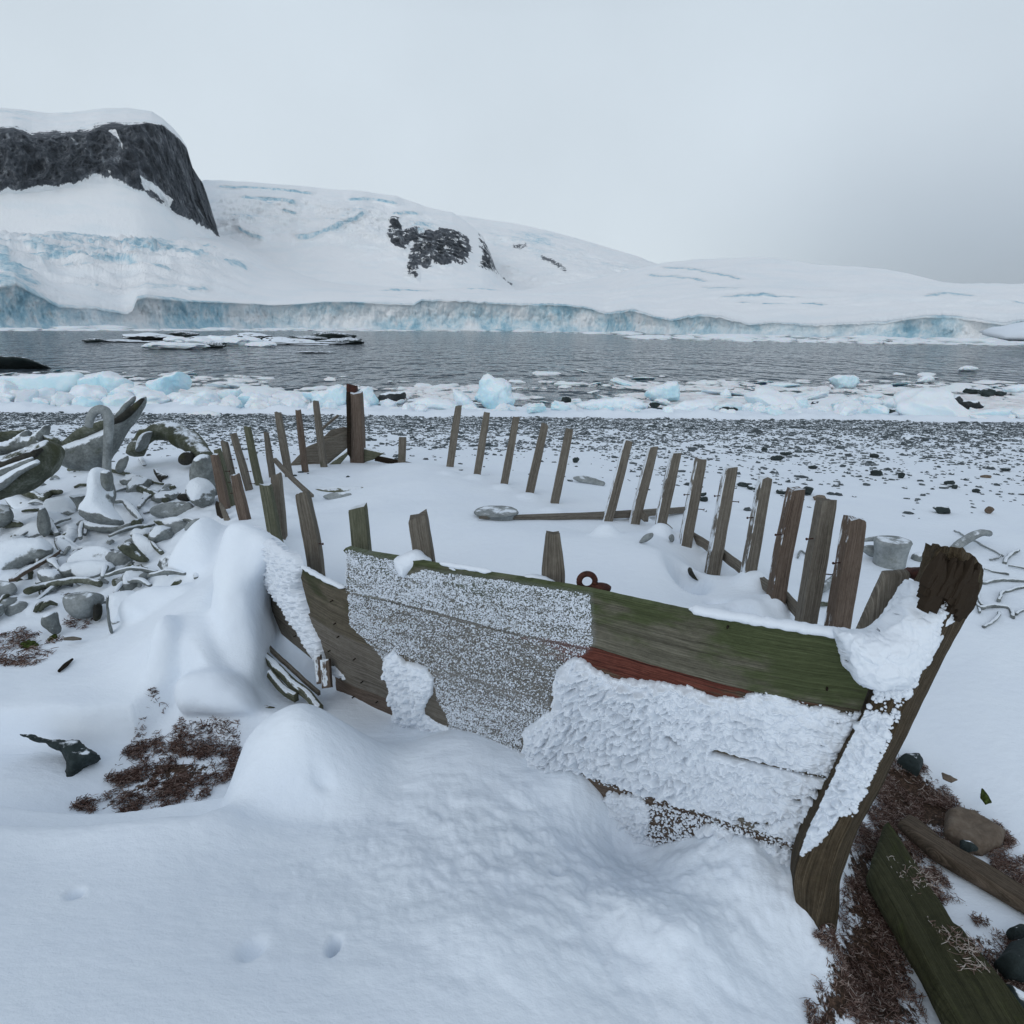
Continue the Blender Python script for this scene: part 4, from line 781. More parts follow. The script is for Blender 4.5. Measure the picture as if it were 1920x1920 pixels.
# rotten cap of the stem: splintered chunk
geos = []
r_ = np.random.default_rng(11)
for q in range(90):
    fx, fy = r_.uniform(0, 1), r_.uniform(0, 1); px = 1752 + 72 * fx; py = 1046 + 26 * fx + r_.uniform(0, 46); a = at_y(px, py, 1.635 + r_.uniform(0, .05)); ax = np.array([.05, .01, .13]) * r_.uniform(.5, 1); g_ = tube_geo([a - ax * .6, a, a + ax * r_.uniform(.15, .4)], [.012, .014, .003], [.010, .012, .003], square=True, jit=.006, jscale=20, nlen=14); geos.append((g_[0], g_[1][0])); geos.append((g_[0][:0], np.zeros((0, 3), int)))
V, F, U = join([(g[0], g[1]) for g in geos if len(g[1])]); part('rotten_head', (V, F, U), M['rot'], stem, smooth=False)
# dark filler added behind the bow gap, its colour standing in for rabbet shade
V, F, U = inflate_geo([(1655, 1280), (1665, 1200), (1690, 1200), (1600, 1420), (1520, 1660), (1500, 1640), (1540, 1490), (1600, 1360)], 1.86, thick=.03, edge=.02, res=40); part('rabbet_shade_filler', (V, F, U), M['rot'])
# starboard sheer plank just breaking the snow, from the stern to the bow
sb = [(700, 858, 7.1), (760, 870, 6.95), (850, 890, 6.7), (900, 903, 6.35), (950, 920, 6.0), (1000, 940, 5.65), (1045, 960, 5.3), (1110, 985, 4.95), (1165, 1003, 4.75)]
pts = [at_y(a, b, c + .04) + np.array([.02, 0, -.005]) for a, b, c in sb]
part('sheer_plank', tube_geo(pts, .009, .03, square=True, jit=.004, nlen=60), M['rot'], label='dark sheer plank edge under the far ribs')
for a in ([(1196, 962, 4.75), (1212, 975, 4.6)], [(1240, 985, 4.45), (1256, 1000, 4.3)], [(1296, 1008, 4.2), (1332, 1030, 4.0), (1350, 1048, 3.85)], [(1352, 1040, 3.85), (1372, 1056, 3.7), (1392, 1072, 3.55)], [(1410, 1080, 3.5), (1444, 1108, 3.2)], [(1468, 1120, 3.15), (1500, 1156, 2.95)]):
    pts = [at_y(x, y, z + .03) + np.array([0, 0, .012]) for x, y, z in a]; part('sheer_plank', tube_geo(pts, .016, .026, square=True, jit=.004, nlen=16), M['rib'])
# loose pieces seen through the hole under the left planks
for p, r1, m in [([(494, 1146, 3.42), (500, 1208, 3.36)], .018, 'rot'), ([(520, 1178, 3.7), (522, 1232, 3.65)], .032, 'ribb'), ([(545, 1188, 3.75), (549, 1236, 3.7)], .018, 'rib'), ([(596, 1228, 2.98), (601, 1282, 2.92)], .016, 'ribb'), ([(610, 1236, 2.96), (614, 1290, 2.9)], .022, 'ribb')]:
    part('rib', tube_geo([at_y(*q) for q in p], r1, r1 * .8, square=True, up=(0, 1, 0), jit=.003, nlen=14), M[m])
for p, r1, m in [([(488, 1222, 3.2), (515, 1250, 3.08), (545, 1280, 2.98), (575, 1300, 2.9), (602, 1332, 2.78)], .024, 'ribg'), ([(497, 1206, 3.25), (530, 1240, 3.12), (570, 1275, 3.0), (598, 1300, 2.92)], .012, 'rib'), ([(505, 1262, 3.06), (525, 1290, 2.98), (555, 1308, 2.9)], .022, 'ribg')]:
    part('bent_plank', tube_geo([at_y(*q) for q in p], r1 * .6, r1, square=True, jit=.006, nlen=30), M[m])
# dark end of the buried aft plank on the far left
V, F, U = inflate_geo([(404, 938), (412, 942), (426, 985), (430, 1012), (420, 1010), (408, 965)], 4.75, (-1, -.8, 0), .01, .01, edge=.01, res=30); part('plank', (V, F, U[:, ::-1]), M['rot'])
V, F, U = inflate_geo([(408, 935), (420, 950), (436, 985), (440, 1000), (430, 1008), (424, 985)], 4.6, (-.6, -1, 0), .01, .01, edge=.01, res=30); part('plank', (V, F, U[:, ::-1]), M['rib'])
# mooring ring behind the top plank
c = at_y(1103, 1090, 2.18); th = np.linspace(-.3, 2 * math.pi - .5, 20)
ringp = [c + np.array([.028 * math.cos(t) - .004, .0, .028 * math.sin(t)]) for t in th]
g1 = tube_geo(ringp, .0105, nseg=10, nlen=50); g2 = rock_geo((.075, .05, .035), 2, 3, .3); g2 = (g2[0] + c + np.array([.035, 0, -.025]), g2[1][0])
V, F, U = join([g1, g2]); part('mooring_ring', (V, F, U), M['rust'], label='rusty iron mooring ring')
# diagonal loose lath and the board across the snow inside the boat: they rest on the wreck, things of their own
def thing(name, geo, mat, label, cat, group=None, smooth=True, split=None, kind=None, attrs=None):
    V, F = geo[0], geo[1]; c = np.array([(V[:, 0].min() + V[:, 0].max()) / 2, (V[:, 1].min() + V[:, 1].max()) / 2, V[:, 2].min()])
    o = mk(name, V - c, F, mat, None, smooth, attrs, geo[2] if len(geo) > 2 else None); o.location = c
    if split: md = o.modifiers.new('edge', 'EDGE_SPLIT'); md.split_angle = split
    return tag(o, label, cat, group, kind)
thing('loose_lath', tube_geo([at_y(514, 861, 5.9), at_y(545, 895, 5.6), at_y(584, 930, 5.2)], .020, .012, square=True, jit=.004), M['rib'], 'grey lath leaning diagonally inside the stern ribs', 'lath', split=.7)
thing('broken_lath', tube_geo([at_y(604, 804, 7.3), at_y(634, 779, 7.5)], .012, square=True), M['rib'], 'short stick slanting up left of the sternpost', 'stick', split=.7)
thing('sunken_board', inflate_geo([(588, 916), (640, 912), (692, 914), (670, 924), (630, 926), (600, 922)], hit(640, 920)[1] - .02, (0, -.45, .9), .02, .02, edge=.03, res=40, amp=.006), M['ribg'], 'curved board lying in the snow near the sternpost', 'board')
thing('sunken_board', inflate_geo([(600, 930), (640, 922), (664, 926), (645, 934), (618, 937)], hit(632, 932)[1] - .02, (0, -.45, .9), .02, .02, edge=.03, res=40, amp=.006), M['bonebare'], 'grey crescent board just in front of the curved board', 'board')
thing('long_board', tube_geo([hit(a, b) + [0, 0, .022] for a, b in [(898, 976), (960, 975), (1040, 974), (1120, 972), (1200, 968), (1287, 960)]], [.008, .022, .03, .03, .025], [.008, .018, .022, .022, .02], square=True, jit=.003, up=(0, 0, 1), nlen=60), M['rib'], 'long grey board lying across the snow under the far ribs', 'board', split=.7)

# ---------- snow and rime stuck to the hull
def crust(name, polys, u0, u1, v0, v1, nu, nv, thick, soft, lump, edgen, parent, off=.010, holes=(), label=None, thin=None, nsc=9, surf=None, spots=None):
    u, v = np.meshgrid(np.linspace(u0, u1, nu), np.linspace(v0, v1, nv), indexing='ij')
    P, N = (hull(u, v), hulln(u, v)) if surf is None else surf(u, v)
    x, y = proj(P.reshape(-1, 3)); Q = np.stack([x, y], 1); d = np.full(len(Q), -99.0)
    for p in polys: d = np.maximum(d, sdist(Q, p)[0])
    Pf = P.reshape(-1, 3); n1 = fbm(Pf * nsc + 3, 4, .6); n2 = fbm(Pf * 34 + 8, 4, .6, billow=True); n3 = fbm(Pf * 80, 3, .6)
    d = d + edgen * (n1 * 1.0 + fbm(Pf * 40, 3, .6) * .8)
    if spots is not None: d = d - spots(x, y) * np.maximum(0, fbm(Pf * np.array([14, 14, 34]) + 60, 4, .6) - .02) * 300
    for hp, hw in holes:
        hp = np.asarray(hp, float); hd = np.abs(sdist(Q, np.vstack([hp, hp[::-1][1:-1] + .01]))[0]); d = np.minimum(d, (hd - hw * (.55 + 1.3 * (n1 + .35))) * 3)
    t = np.clip(d / soft, 0, 1); cb = fbm(Pf * np.array([24, 24, 34]) + 5 + .25 * n1[:, None], 2, .5, billow=True); h = np.sqrt(1 - (1 - t) ** 2) * thick * (1 + lump * (1.0 * n1 + 1.9 * cb + .35 * n2 + .15 * n3))
    if thin is not None: h = h * thin(x, y)
    h = np.where(d > 0, np.maximum(h, .001), -.02)
    W = Pf + N.reshape(-1, 3) * (h + off)[:, None]; W[:, 2] += h * .15
    F = gridfaces(nu, nv); F = F[(d[F] > 0).any(1)]; ids = np.unique(F); mp = -np.ones(len(W), int); mp[ids] = np.arange(len(ids))
    return part(name, (W[ids], mp[F]), M['crust'], parent, label=label)
C1 = [(1046, 1250), (1062, 1238), (1080, 1228), (1100, 1235), (1120, 1255), (1160, 1270), (1222, 1272), (1280, 1280), (1340, 1300), (1390, 1305), (1420, 1290), (1460, 1300), (1520, 1322), (1600, 1330), (1640, 1340), (1662, 1358), (1650, 1400), (1622, 1450), (1602, 1490), (1572, 1530), (1545, 1560), (1505, 1580), (1440, 1562), (1350, 1532), (1250, 1500), (1150, 1464), (1061, 1436), (1035, 1470), (1000, 1440), (984, 1400), (984, 1365), (1008, 1345), (1034, 1325), (1038, 1290)]
crust('snow_crust', [C1], -.45, 4.6, .7, 3.6, 1000, 520, .052, 42, .55, 7, boat, label='thick lumpy snow crust on the bow planks',
      holes=[([(1340, 1402), (1400, 1420), (1480, 1440), (1560, 1457)], 3.0), ([(1635, 1300), (1622, 1333), (1581, 1409), (1561, 1455), (1538, 1505), (1516, 1550), (1490, 1626)], 5.0), ([(1253, 1376), (1262, 1380), (1275, 1388)], 2.0)], thin=lambda x, y: np.clip(1.25 - (x - 1000) / 620, .26, 1.3), spots=lambda x, y: np.clip((x - 1250) / 330, 0, 1) * np.clip((y - 1330) / 90, .15, 1))
crust('snow_crust', [[(728, 1228), (742, 1212), (760, 1238), (800, 1245), (815, 1270), (815, 1300), (800, 1322), (800, 1340), (770, 1375), (742, 1372), (740, 1330), (737, 1290), (722, 1258)]], 4.6, 6.6, 1.6, 4, 300, 260, .035, 16, .5, 5, boat, label='ragged snow patch on the middle planks')
for pp, lb in [([(617, 1250), (632, 1244), (648, 1258), (655, 1272), (640, 1268), (622, 1262)], 'small snow clot at the left end of the lowest plank'), ([(745, 1350), (770, 1360), (800, 1335), (850, 1360), (840, 1400), (790, 1440), (740, 1420)], 'snow climbing the bottom of the middle planks')]:
    crust('snow_crust', [pp], 4.6, 7.1, 1.6, 4, 300, 260, .022, 10, .5, 5, boat, label=lb)
for pp, lb in [([(1140, 1480), (1190, 1488), (1225, 1510), (1215, 1560), (1240, 1590), (1200, 1590), (1155, 1575), (1140, 1530)], 'left snow patch on the lowest bow plank'), ([(1300, 1550), (1340, 1540), (1480, 1590), (1500, 1610), (1480, 1650), (1330, 1600)], 'right snow patch on the lowest bow plank')]:
    crust('snow_crust', [pp], -.1, 3.6, 2.9, 4, 460, 200, .020, 12, .9, 14, boat, label=lb)
def stem_surf(u, v):
    i = np.clip(u * (len(D) - 1), 0, len(D) - 1.001); k_ = np.floor(i).astype(int); t = (i - k_)[..., None]; f = lambda j: D[k_, j] * (1 - t) + D[k_ + 1, j] * t
    A, B = f(0), f(1); P = A * (1 - v[..., None]) + B * v[..., None]; T = D[np.minimum(k_ + 3, len(D) - 1), 0] - D[np.maximum(k_ - 3, 0), 0]; n = np.cross(B - A, T); n /= np.linalg.norm(n, axis=-1)[..., None]
    return P, np.where(n[..., 1:2] > 0, -n, n)
crust('snow_crust', [[(1590, 1330), (1640, 1334), (1664, 1352), (1658, 1390), (1642, 1425), (1624, 1450), (1606, 1490), (1580, 1525), (1550, 1565), (1520, 1596), (1460, 1620), (1470, 1540), (1520, 1460), (1550, 1400)]], .25, .85, -.02, .9, 420, 160, .022, 18, .9, 13, boat, off=.002, label='snow clinging to the side face of the stem', surf=stem_surf, nsc=16)
# rime: thousands of small frozen grains on the planks
RP = [(652, 1030), (745, 1050), (760, 1080), (795, 1068), (900, 1082), (1000, 1096), (1108, 1112), (1116, 1205), (1095, 1226), (1052, 1245), (1035, 1300), (1030, 1335), (985, 1370), (978, 1412), (850, 1362), (822, 1300), (812, 1262), (742, 1215), (722, 1235), (690, 1195), (662, 1170), (655, 1103)]
def rime(polys, u0, u1, v0, v1, n, dens, rs, name, seed, label=None):
    r = np.random.default_rng(seed); u = r.uniform(u0, u1, n); v = r.uniform(v0, v1, n); P = hull(u, v); x, y = proj(P); Q = np.stack([x, y], 1); d = np.full(n, -99.0)
    for p in polys: d = np.maximum(d, sdist(Q, p)[0])
    d = d + 6 * fbm(P * 18, 3); nn = fbm(P * np.array([7, 7, 34]) + 3, 5, .62); k = (d > 0) & (r.uniform(0, 1, n) < dens(x, y) * (1 + 1.9 * nn)); P, u, v = P[k], u[k], v[k]; N = hulln(u, v)
    s = r.lognormal(math.log(rs), .35, len(P)); t = v - np.floor(v); C = P + N * (.008 + .013 * t + s * .5)[:, None]
    S = np.stack([s * r.uniform(.8, 1.5, len(P)), s * 1.1, s * r.uniform(.7, 1.2, len(P))], 1)
    V, F = scatter_geo(C, S, r.uniform(0, 6.28, len(P)), 0, seed, .35); return part(name, (V, F), M['crust'], boat, label=label)
def dens(x, y):
    seam1 = np.interp(x, [655, 730, 800, 900, 1100], [1103, 1118, 1137, 1165, 1208]); seam2 = np.interp(x, [655, 690, 810, 1025], [1170, 1200, 1243, 1305])
    a = np.where(y < seam1, .95 - .25 * (x > 830), np.where(y < seam2 + 20, np.clip(.95 - (x - 660) / 330, .34, 1) + .3 * np.exp(-(y - seam1) / 8), .62 + .35 * np.clip((y - seam2 - 20) / 60, 0, 1)))
    a = a * np.clip((np.abs(y - seam1 - 5) - 2.5) / 3, .08, 1) * np.clip((np.abs(y - seam2 - 4) - 2) / 3, .15, 1)
    return a
rime([RP], 2.7, 6.6, 0, 3, 150000, lambda x, y: .62 * dens(x, y), .0016, 'rime_crust', 5, 'grainy white rime over the middle planks')
rime([[(1390, 1300), (1430, 1296), (1600, 1332), (1670, 1360), (1650, 1420), (1560, 1570), (1500, 1590), (1420, 1570), (1300, 1530), (1061, 1440), (1061, 1428), (1500, 1500)]], -.55, 3.4, .8, 4, 22000, lambda x, y: .42 + 0 * x, .0028, 'rime_crust', 6)
rime([[(1140, 1480), (1340, 1535), (1490, 1590), (1490, 1650), (1240, 1600), (1150, 1580)]], -.1, 3.4, 2.8, 4, 14000, lambda x, y: .5 + 0 * x, .0030, 'rime_crust', 8)
# snow laid along the top edge
def ridge(u0, u1, r1, n, name='snow_cap', v=0.0, seed=0.0):
    u = np.linspace(u0, u1, n); P = hull(u, np.full(n, v)) + np.array([0, -.002, .006]); w = r1 * (1 + .5 * fbm(xyz(u * 9, 0 * u, seed), 3)) * np.clip(np.minimum(u - u0, u1 - u) / .08 + .25, 0, 1)
    part(name, tube_geo(P, w * 1.3, w, nlen=n * 2, jit=.004, jscale=30), M['crust'])
ridge(2.95, 5.7, .0035, 90, 'rime_line', 1.0, 3.0); ridge(3.4, 4.9, .0035, 60, 'rime_line', 2.0, 6.0); ridge(.05, 1.75, .016, 60); ridge(4.2, 4.9, .010, 20); ridge(6.1, 6.95, .011, 30, v=1.0)
def lump(px, y0, thick, back=None, n=(0, -1, .3), amp=.012, res=44, sc=14, parent=None, name='snow_cap', smooth=2, edge=None, prof=.5, depth=None):
    V, F, U = inflate_geo(px, y0, n, thick, back, edge, res, amp, sc, smooth, prof, depth=depth); return (part(name, (V, F), M['crust']) if parent is None else None)
lump([(735, 1045), (760, 1036), (782, 1028), (798, 1038), (815, 1050), (800, 1062), (772, 1070), (758, 1086), (748, 1080), (738, 1060)], 2.50, .05)
lump([(968, 1088), (985, 1078), (1010, 1074), (1035, 1086), (1060, 1098), (1040, 1106), (1010, 1100), (975, 1098)], 2.27, .035)
lump([(840, 1061), (880, 1065), (915, 1070), (912, 1080), (880, 1078), (845, 1070)], 2.38, .018)
r7 = np.random.default_rng(77); uu_ = r7.uniform(.02, .62, 9000); vv_ = r7.uniform(0, .95, 9000); Ps, Ns = stem_surf(uu_, vv_); xs_, ys_ = proj(Ps)
dS = sdist(np.stack([xs_, ys_], 1), [(1585, 1190), (1700, 1120), (1780, 1118), (1806, 1130), (1775, 1190), (1735, 1250), (1705, 1300), (1640, 1300)])[0]; dC = sdist(np.stack([xs_, ys_], 1), [(1610, 1334), (1668, 1350), (1655, 1410), (1622, 1475), (1578, 1540), (1520, 1600), (1560, 1450)])[0]
kS = r7.uniform(0, 1, 9000) < .5 * np.exp(np.minimum(np.maximum(dS, dC), 0) / 9); Ps, Ns = Ps[kS], Ns[kS]; ss_ = r7.lognormal(math.log(.0042), .4, len(Ps)); Vq, Fq = scatter_geo(Ps + Ns * .002, np.stack([ss_] * 3, 1), r7.uniform(0, 6, len(Ps)), 1, 7, .3); part('rime_crust', (Vq, Fq), M['crust'], stem)
# the big saddle of snow between apron and stem
lump([(1570, 1182), (1600, 1186), (1648, 1188), (1678, 1162), (1704, 1115), (1716, 1090), (1738, 1096), (1730, 1112), (1750, 1108), (1790, 1098), (1806, 1108), (1780, 1160), (1752, 1210), (1728, 1255), (1705, 1284), (1660, 1293), (1622, 1290), (1602, 1268), (1588, 1235), (1582, 1205)], 1.70, .062, .16, (-.1, -1, .25), .020, 130, 22)
C4 = [(480, 985), (520, 1014), (560, 1042), (570, 1068), (564, 1105), (580, 1155), (604, 1200), (622, 1250), (600, 1240), (574, 1196), (545, 1150), (520, 1114), (492, 1086), (478, 1060)]
crust('snow_crust', [C4], 6.7, 8.95, .75, 3.2, 300, 300, .055, 22, .25, 3, boat, label='band of snow sliding down over the left planks', nsc=6)
DRAPE = ([(424, 985), (448, 978), (480, 992), (505, 1008), (510, 1030), (495, 1058), (478, 1080), (466, 1098), (466, 1150), (474, 1210), (480, 1262), (486, 1310), (466, 1335), (430, 1330), (405, 1280), (396, 1190), (398, 1110), (405, 1040)], 3.12, .07, .35, (-.25, -1, .45))

# ============================================================ ICE ALONG THE SHORE
def ice(px, zb, deep, label, flat=1.0, amp=.10, group='ice blocks stranded along the shore', cat='ice block', name='ice_block', n=(0, -1, .25)):
    px = np.asarray(px, float); cx = (px[:, 0].min() + px[:, 0].max()) / 2; y0 = at_z(cx, px[:, 1].max(), zb)[1]
    w_ = (px[:, 0].max() - px[:, 0].min()) / FPX * y0; h_ = (px[:, 1].max() - px[:, 1].min()) / FPX * y0; th = .45 * min(w_, h_ * 1.3) * flat
    g = inflate_geo(px, y0, n, th, th, None, 56, amp * 1.4 * min(w_, h_), 2.4 / max(h_, .3), 1, .42, seed=px[0, 0])
    return thing(name, g, M['icedeep'] if deep else M['ice'], label, cat, group)
S0_ = 'ice blocks stranded along the shore'; F0_ = 'ice floating in the bay'
ice([(-15, 706), (60, 703), (120, 698), (150, 697), (157, 705), (155, 722), (130, 741), (85, 743), (38, 743), (25, 720), (-15, 735)], -1.05, True, 'long pale blue slab of ice floating at the far left', .6, .05, F0_)
ice([(-15, 712), (10, 712), (25, 719), (31, 735), (34, 750), (28, 757), (-15, 758)], -1.05, False, 'rounded white ice block cut by the left photo edge', group=F0_)
ice([(156, 712), (175, 705), (210, 696), (216, 703), (240, 710), (244, 720), (235, 740), (215, 746), (178, 746), (158, 740)], -1.05, True, 'thick white and blue ice block right of the long slab', group=F0_)
ice([(131, 741), (151, 724), (157, 743), (140, 745)], -1.05, False, 'small white ice wedge between the two big left slabs', group=F0_)
ice([(281, 720), (300, 712), (325, 706), (349, 697), (352, 714), (346, 727), (328, 726), (325, 758), (307, 761), (289, 743)], -.98, True, 'tall ice block rising to a sharp point on its right')
ice([(240, 730), (276, 727), (289, 740), (307, 756), (312, 769), (281, 779), (271, 748)], -.95, False, 'jagged ice block behind the tips of the long whale jaw')
ice([(211, 745), (242, 743), (250, 756), (224, 769)], -.98, False, 'small tilted ice block left of the jaw tips')
ice([(331, 756), (346, 736), (375, 743), (391, 730), (406, 738), (409, 759), (417, 774), (349, 782), (328, 779)], -.92, False, 'double peaked white ice block left of the wreck')
ice([(409, 735), (430, 729), (458, 731), (443, 748), (427, 753), (409, 745)], -1.03, True, 'smooth bluish ice piece behind two white blocks left')
ice([(427, 769), (437, 756), (458, 738), (482, 736), (490, 748), (490, 766), (466, 770), (450, 782), (427, 782)], -.92, True, 'leaning ice block with blue foot left of the stern ribs')
ice([(349, 785), (359, 772), (401, 769), (422, 782), (427, 791), (365, 794)], -.72, False, 'flat topped ice block in front of the double peak')
ice([(568, 737), (584, 736), (615, 734), (618, 729), (628, 725), (641, 723), (650, 726), (656, 768), (639, 778), (620, 777), (597, 776), (581, 774), (579, 760), (589, 752), (571, 745)], -.90, True, 'large ice block just left of the sternpost')
ice([(668, 737), (683, 729), (693, 725), (701, 739), (712, 755), (704, 765), (683, 772), (668, 771)], -.92, True, 'ice block with slanting side just right of the sternpost')
ice([(712, 750), (730, 741), (743, 751), (753, 745), (764, 750), (756, 758), (727, 761), (712, 759)], -.97, False, 'pair of white ice points in front of the dark boulder')
ice([(753, 766), (761, 755), (766, 756), (774, 771), (803, 776), (806, 790), (756, 790)], -.78, False, 'white ice hummock with a small spike')
ice([(847, 734), (855, 730), (871, 737), (886, 752), (902, 768), (871, 768), (852, 752)], -.92, False, 'ice fin leaning against the round blue block')
ice([(897, 713), (912, 706), (928, 706), (949, 713), (960, 724), (959, 739), (967, 752), (962, 765), (933, 769), (910, 767), (897, 752), (886, 749), (897, 739)], -.90, True, 'biggest round sky-blue ice block standing on the shore', .9, .12)
ice([(821, 761), (831, 752), (850, 756), (860, 765), (857, 772), (818, 770)], -.88, False, 'low white ice lump left of the round blue block')
ice([(1210, 732), (1242, 719), (1262, 715), (1273, 719), (1273, 752), (1262, 755), (1223, 751), (1209, 742)], -1.05, True, 'smooth blue ice block sloping up to the right')
ice([(1096, 751), (1148, 746), (1182, 743), (1200, 752), (1221, 763), (1184, 775), (1120, 775), (1072, 762)], -.88, False, 'wide low bank of white ice in the middle of the shore')
ice([(1301, 760), (1314, 754), (1346, 755), (1351, 765), (1340, 773), (1301, 773)], -.90, False, 'low rounded white block right of the sloping blue one')
ice([(1351, 734), (1364, 728), (1372, 745), (1351, 748)], -1.05, False, 'small upright grey ice tooth standing in the shallows', group=F0_)
ice([(1403, 771), (1413, 759), (1432, 763), (1428, 784), (1406, 781)], -.85, True, 'small blue ice block leaning in the white row')
ice([(1223, 752), (1234, 746), (1255, 751), (1258, 762), (1239, 760)], -.95, False, 'little white arch of ice in front of the sloping blue block')
ice([(1553, 709), (1566, 704), (1607, 703), (1607, 727), (1576, 730), (1561, 719)], -1.05, True, 'mushroom shaped ice block floating off the beach', group=F0_)
ice([(1720, 714), (1730, 704), (1743, 703), (1752, 714), (1738, 719), (1720, 718)], -1.05, False, 'dome shaped ice block floating right of the mushroom one', group=F0_)
ice([(1798, 690), (1811, 685), (1834, 690), (1831, 696), (1798, 696)], -1.05, False, 'small white floe farthest out on the right', group=F0_)
ice([(1881, 729), (1899, 721), (1930, 721), (1930, 735), (1902, 738), (1883, 734)], -1.05, False, 'low white ice block at the right edge beside dark rocks', group=F0_)
ice([(1464, 759), (1477, 747), (1498, 742), (1511, 751), (1519, 768), (1498, 776), (1477, 777), (1466, 769)], -.86, True, 'blocky blue-white ice cube on the right part of the beach')
ice([(1555, 762), (1571, 747), (1607, 745), (1609, 769), (1587, 771)], -.90, True, 'first of two ice blocks standing side by side')
ice([(1609, 745), (1618, 744), (1649, 751), (1654, 761), (1636, 768), (1610, 769)], -.90, False, 'second of two ice blocks side by side, with a slanting top')
ice([(1618, 740), (1649, 738), (1654, 745), (1641, 749), (1623, 745)], -1.0, True, 'flat bluish ice piece behind the two side by side blocks')
ice([(1647, 758), (1660, 745), (1693, 745), (1712, 758), (1701, 770), (1667, 770)], -.90, False, 'ice covered boulder hump with a dark rim')
ice([(1702, 745), (1727, 738), (1740, 734), (1753, 743), (1774, 751), (1781, 761), (1764, 768), (1745, 782), (1732, 777), (1706, 762)], -.88, False, 'high heap of white ice left of the black debris')
ice([(1798, 776), (1842, 768), (1910, 764), (1930, 770), (1905, 790), (1863, 793), (1824, 791)], -.72, True, 'long smooth whale-backed ice block at the right edge', .8, .05)
# fillers: distinct pieces from a dozen shared shapes
iv = []
for q in range(14):
    V, F = rock_geo((1, .8, .7), 3, q + 2.0, .9, 7, .66); V = V + .07 * np.stack([fbm(V * 3 + q * 9 + j * 5, 4) for j in range(3)], 1) + .05 * V * fbm(V * 5 + q, 3, ridged=True)[:, None]
    o = mk('ice_block', V, F, M['ice'] if q % 3 else M['icedeep']); iv.append(o.data); bpy.data.objects.remove(o)
r_ = np.random.default_rng(21)
def placed(dm, x, y, z, s, a, label, cat, group, name='ice_block'):
    o = bpy.data.objects.new(name, dm); COL.objects.link(o); o.location = (x, y, z); o.scale = s; o.rotation_euler = (r_.uniform(-.25, .25), r_.uniform(-.25, .25), a); return tag(o, label, cat, group)
cnt = 0
while cnt < 165:
    px = r_.uniform(-30, 1950); y = 17.0 + 8.0 * r_.beta(1.1, 1.6); x = (px - 960) / FPX * y
    if 655 < px < 668: continue
    z = max(ghz(x, y), -1.05); s = r_.lognormal(math.log(.52), .45) * (.8 + .3 * (y > 19)) * (1.25 if px < 620 else 1); s = min(s, 1.5) * (.8 if px > 620 else 1) * (.45 if min(abs(px - 930) - 20, abs(px - 1242) - 10, abs(px - 1490), abs(px - 620) - 20, abs(px - 1860) - 30) < 32 else 1)
    placed(iv[r_.integers(14)], x, y, z + s * .12, (s * r_.uniform(.9, 1.6), s, s * r_.uniform(.55, 1.15)), r_.uniform(0, 6.3), 'one of the many small white ice lumps heaped along the beach', 'ice block', 'small ice lumps heaped on the beach'); cnt += 1
cnt = 0
while cnt < 120:
    px = r_.uniform(-30, 1950); py = 690 + 70 * r_.beta(2.2, 1.5) + (px - 960) * .0105; w_ = .35 + .65 * (abs(px - 1500) < 480) + .65 * (px < 480)
    if r_.uniform() > w_: continue
    p = at_z(px, py, -1.05)
    if p[1] > 60 or p[1] < 23.5: continue
    s = r_.lognormal(math.log(.7), .5); placed(iv[r_.integers(14)], p[0], p[1], -1.05 + .02, (s * r_.uniform(.9, 2.0), s, s * r_.uniform(.12, .32)), r_.uniform(0, 6.3), 'one of the small flat floes of brash ice in the shallows', 'ice floe', 'small floes drifting in the shallows', 'ice_floe'); cnt += 1
# slush: thousands of crumbs, one mass
n = 9000; px = r_.uniform(-30, 1950, n); py = 700 + 66 * r_.beta(2.6, 1.3, n) + (px - 960) * .0105; P = at_z(px, py, -1.04)
dn = fbm(P * np.array([.16, .35, 1]), 3) + .35 * ((px < 500) | (px > 1150)) - .1; k = (r_.uniform(0, 1, n) < np.clip(dn * 2.6 + .1, 0, 1)) & (P[:, 1] > 22.5); P = P[k]; m_ = len(P)
s = r_.lognormal(math.log(.14), .5, m_); V, F = scatter_geo(P, np.stack([s * 1.8, s, s * .25], 1), r_.uniform(0, 6.3, m_), 1, 3, .3)
tag(mk('brash_ice', V, F, M['ice']), 'thin slush of ice crumbs floating near the shore', 'brash ice', kind='stuff')
# dark shore rocks
def rock(px, py, w, h, zb, mat, label, cat='rock', group=None, dep=None, seed=None, name='rock', k=3, dz=0):
    y0 = at_z(px, py + h / 2, zb)[1] if zb is not None else hit(px, py + h / 2)[1]; sc_ = y0 / FPX; c = at_y(px, py, y0); V, F = rock_geo((w * sc_, dep or w * sc_ * .7, h * sc_ * 1.15), k, seed if seed is not None else px * .37, 1.0)
    return thing(name, (V + c + [0, 0, dz], F), mat, label, cat, group, split=.6)
SR = 'dark rocks at the waterline'
g = inflate_geo([(706, 749), (714, 739), (733, 735), (760, 736), (763, 752), (744, 756), (716, 756)], at_z(735, 762, -1.0)[1], (0, -1, .3), .35, .35, None, 40, .06, 2, 0); thing('rock', g, M['rocksnow'], 'black flat-topped boulder between ice points right of the sternpost', 'rock', SR)
g = inflate_geo([(-40, 692), (-10, 668), (8, 671), (14, 676), (50, 676), (75, 682), (90, 690), (40, 692)], at_z(30, 691, -1.05)[1], (0, -1, .35), 1.6, 1.6, None, 50, .3, .5, 1); thing('rock', g, M['rock'], 'smooth black rock ledge rising from the water at the left', 'rock', SR)
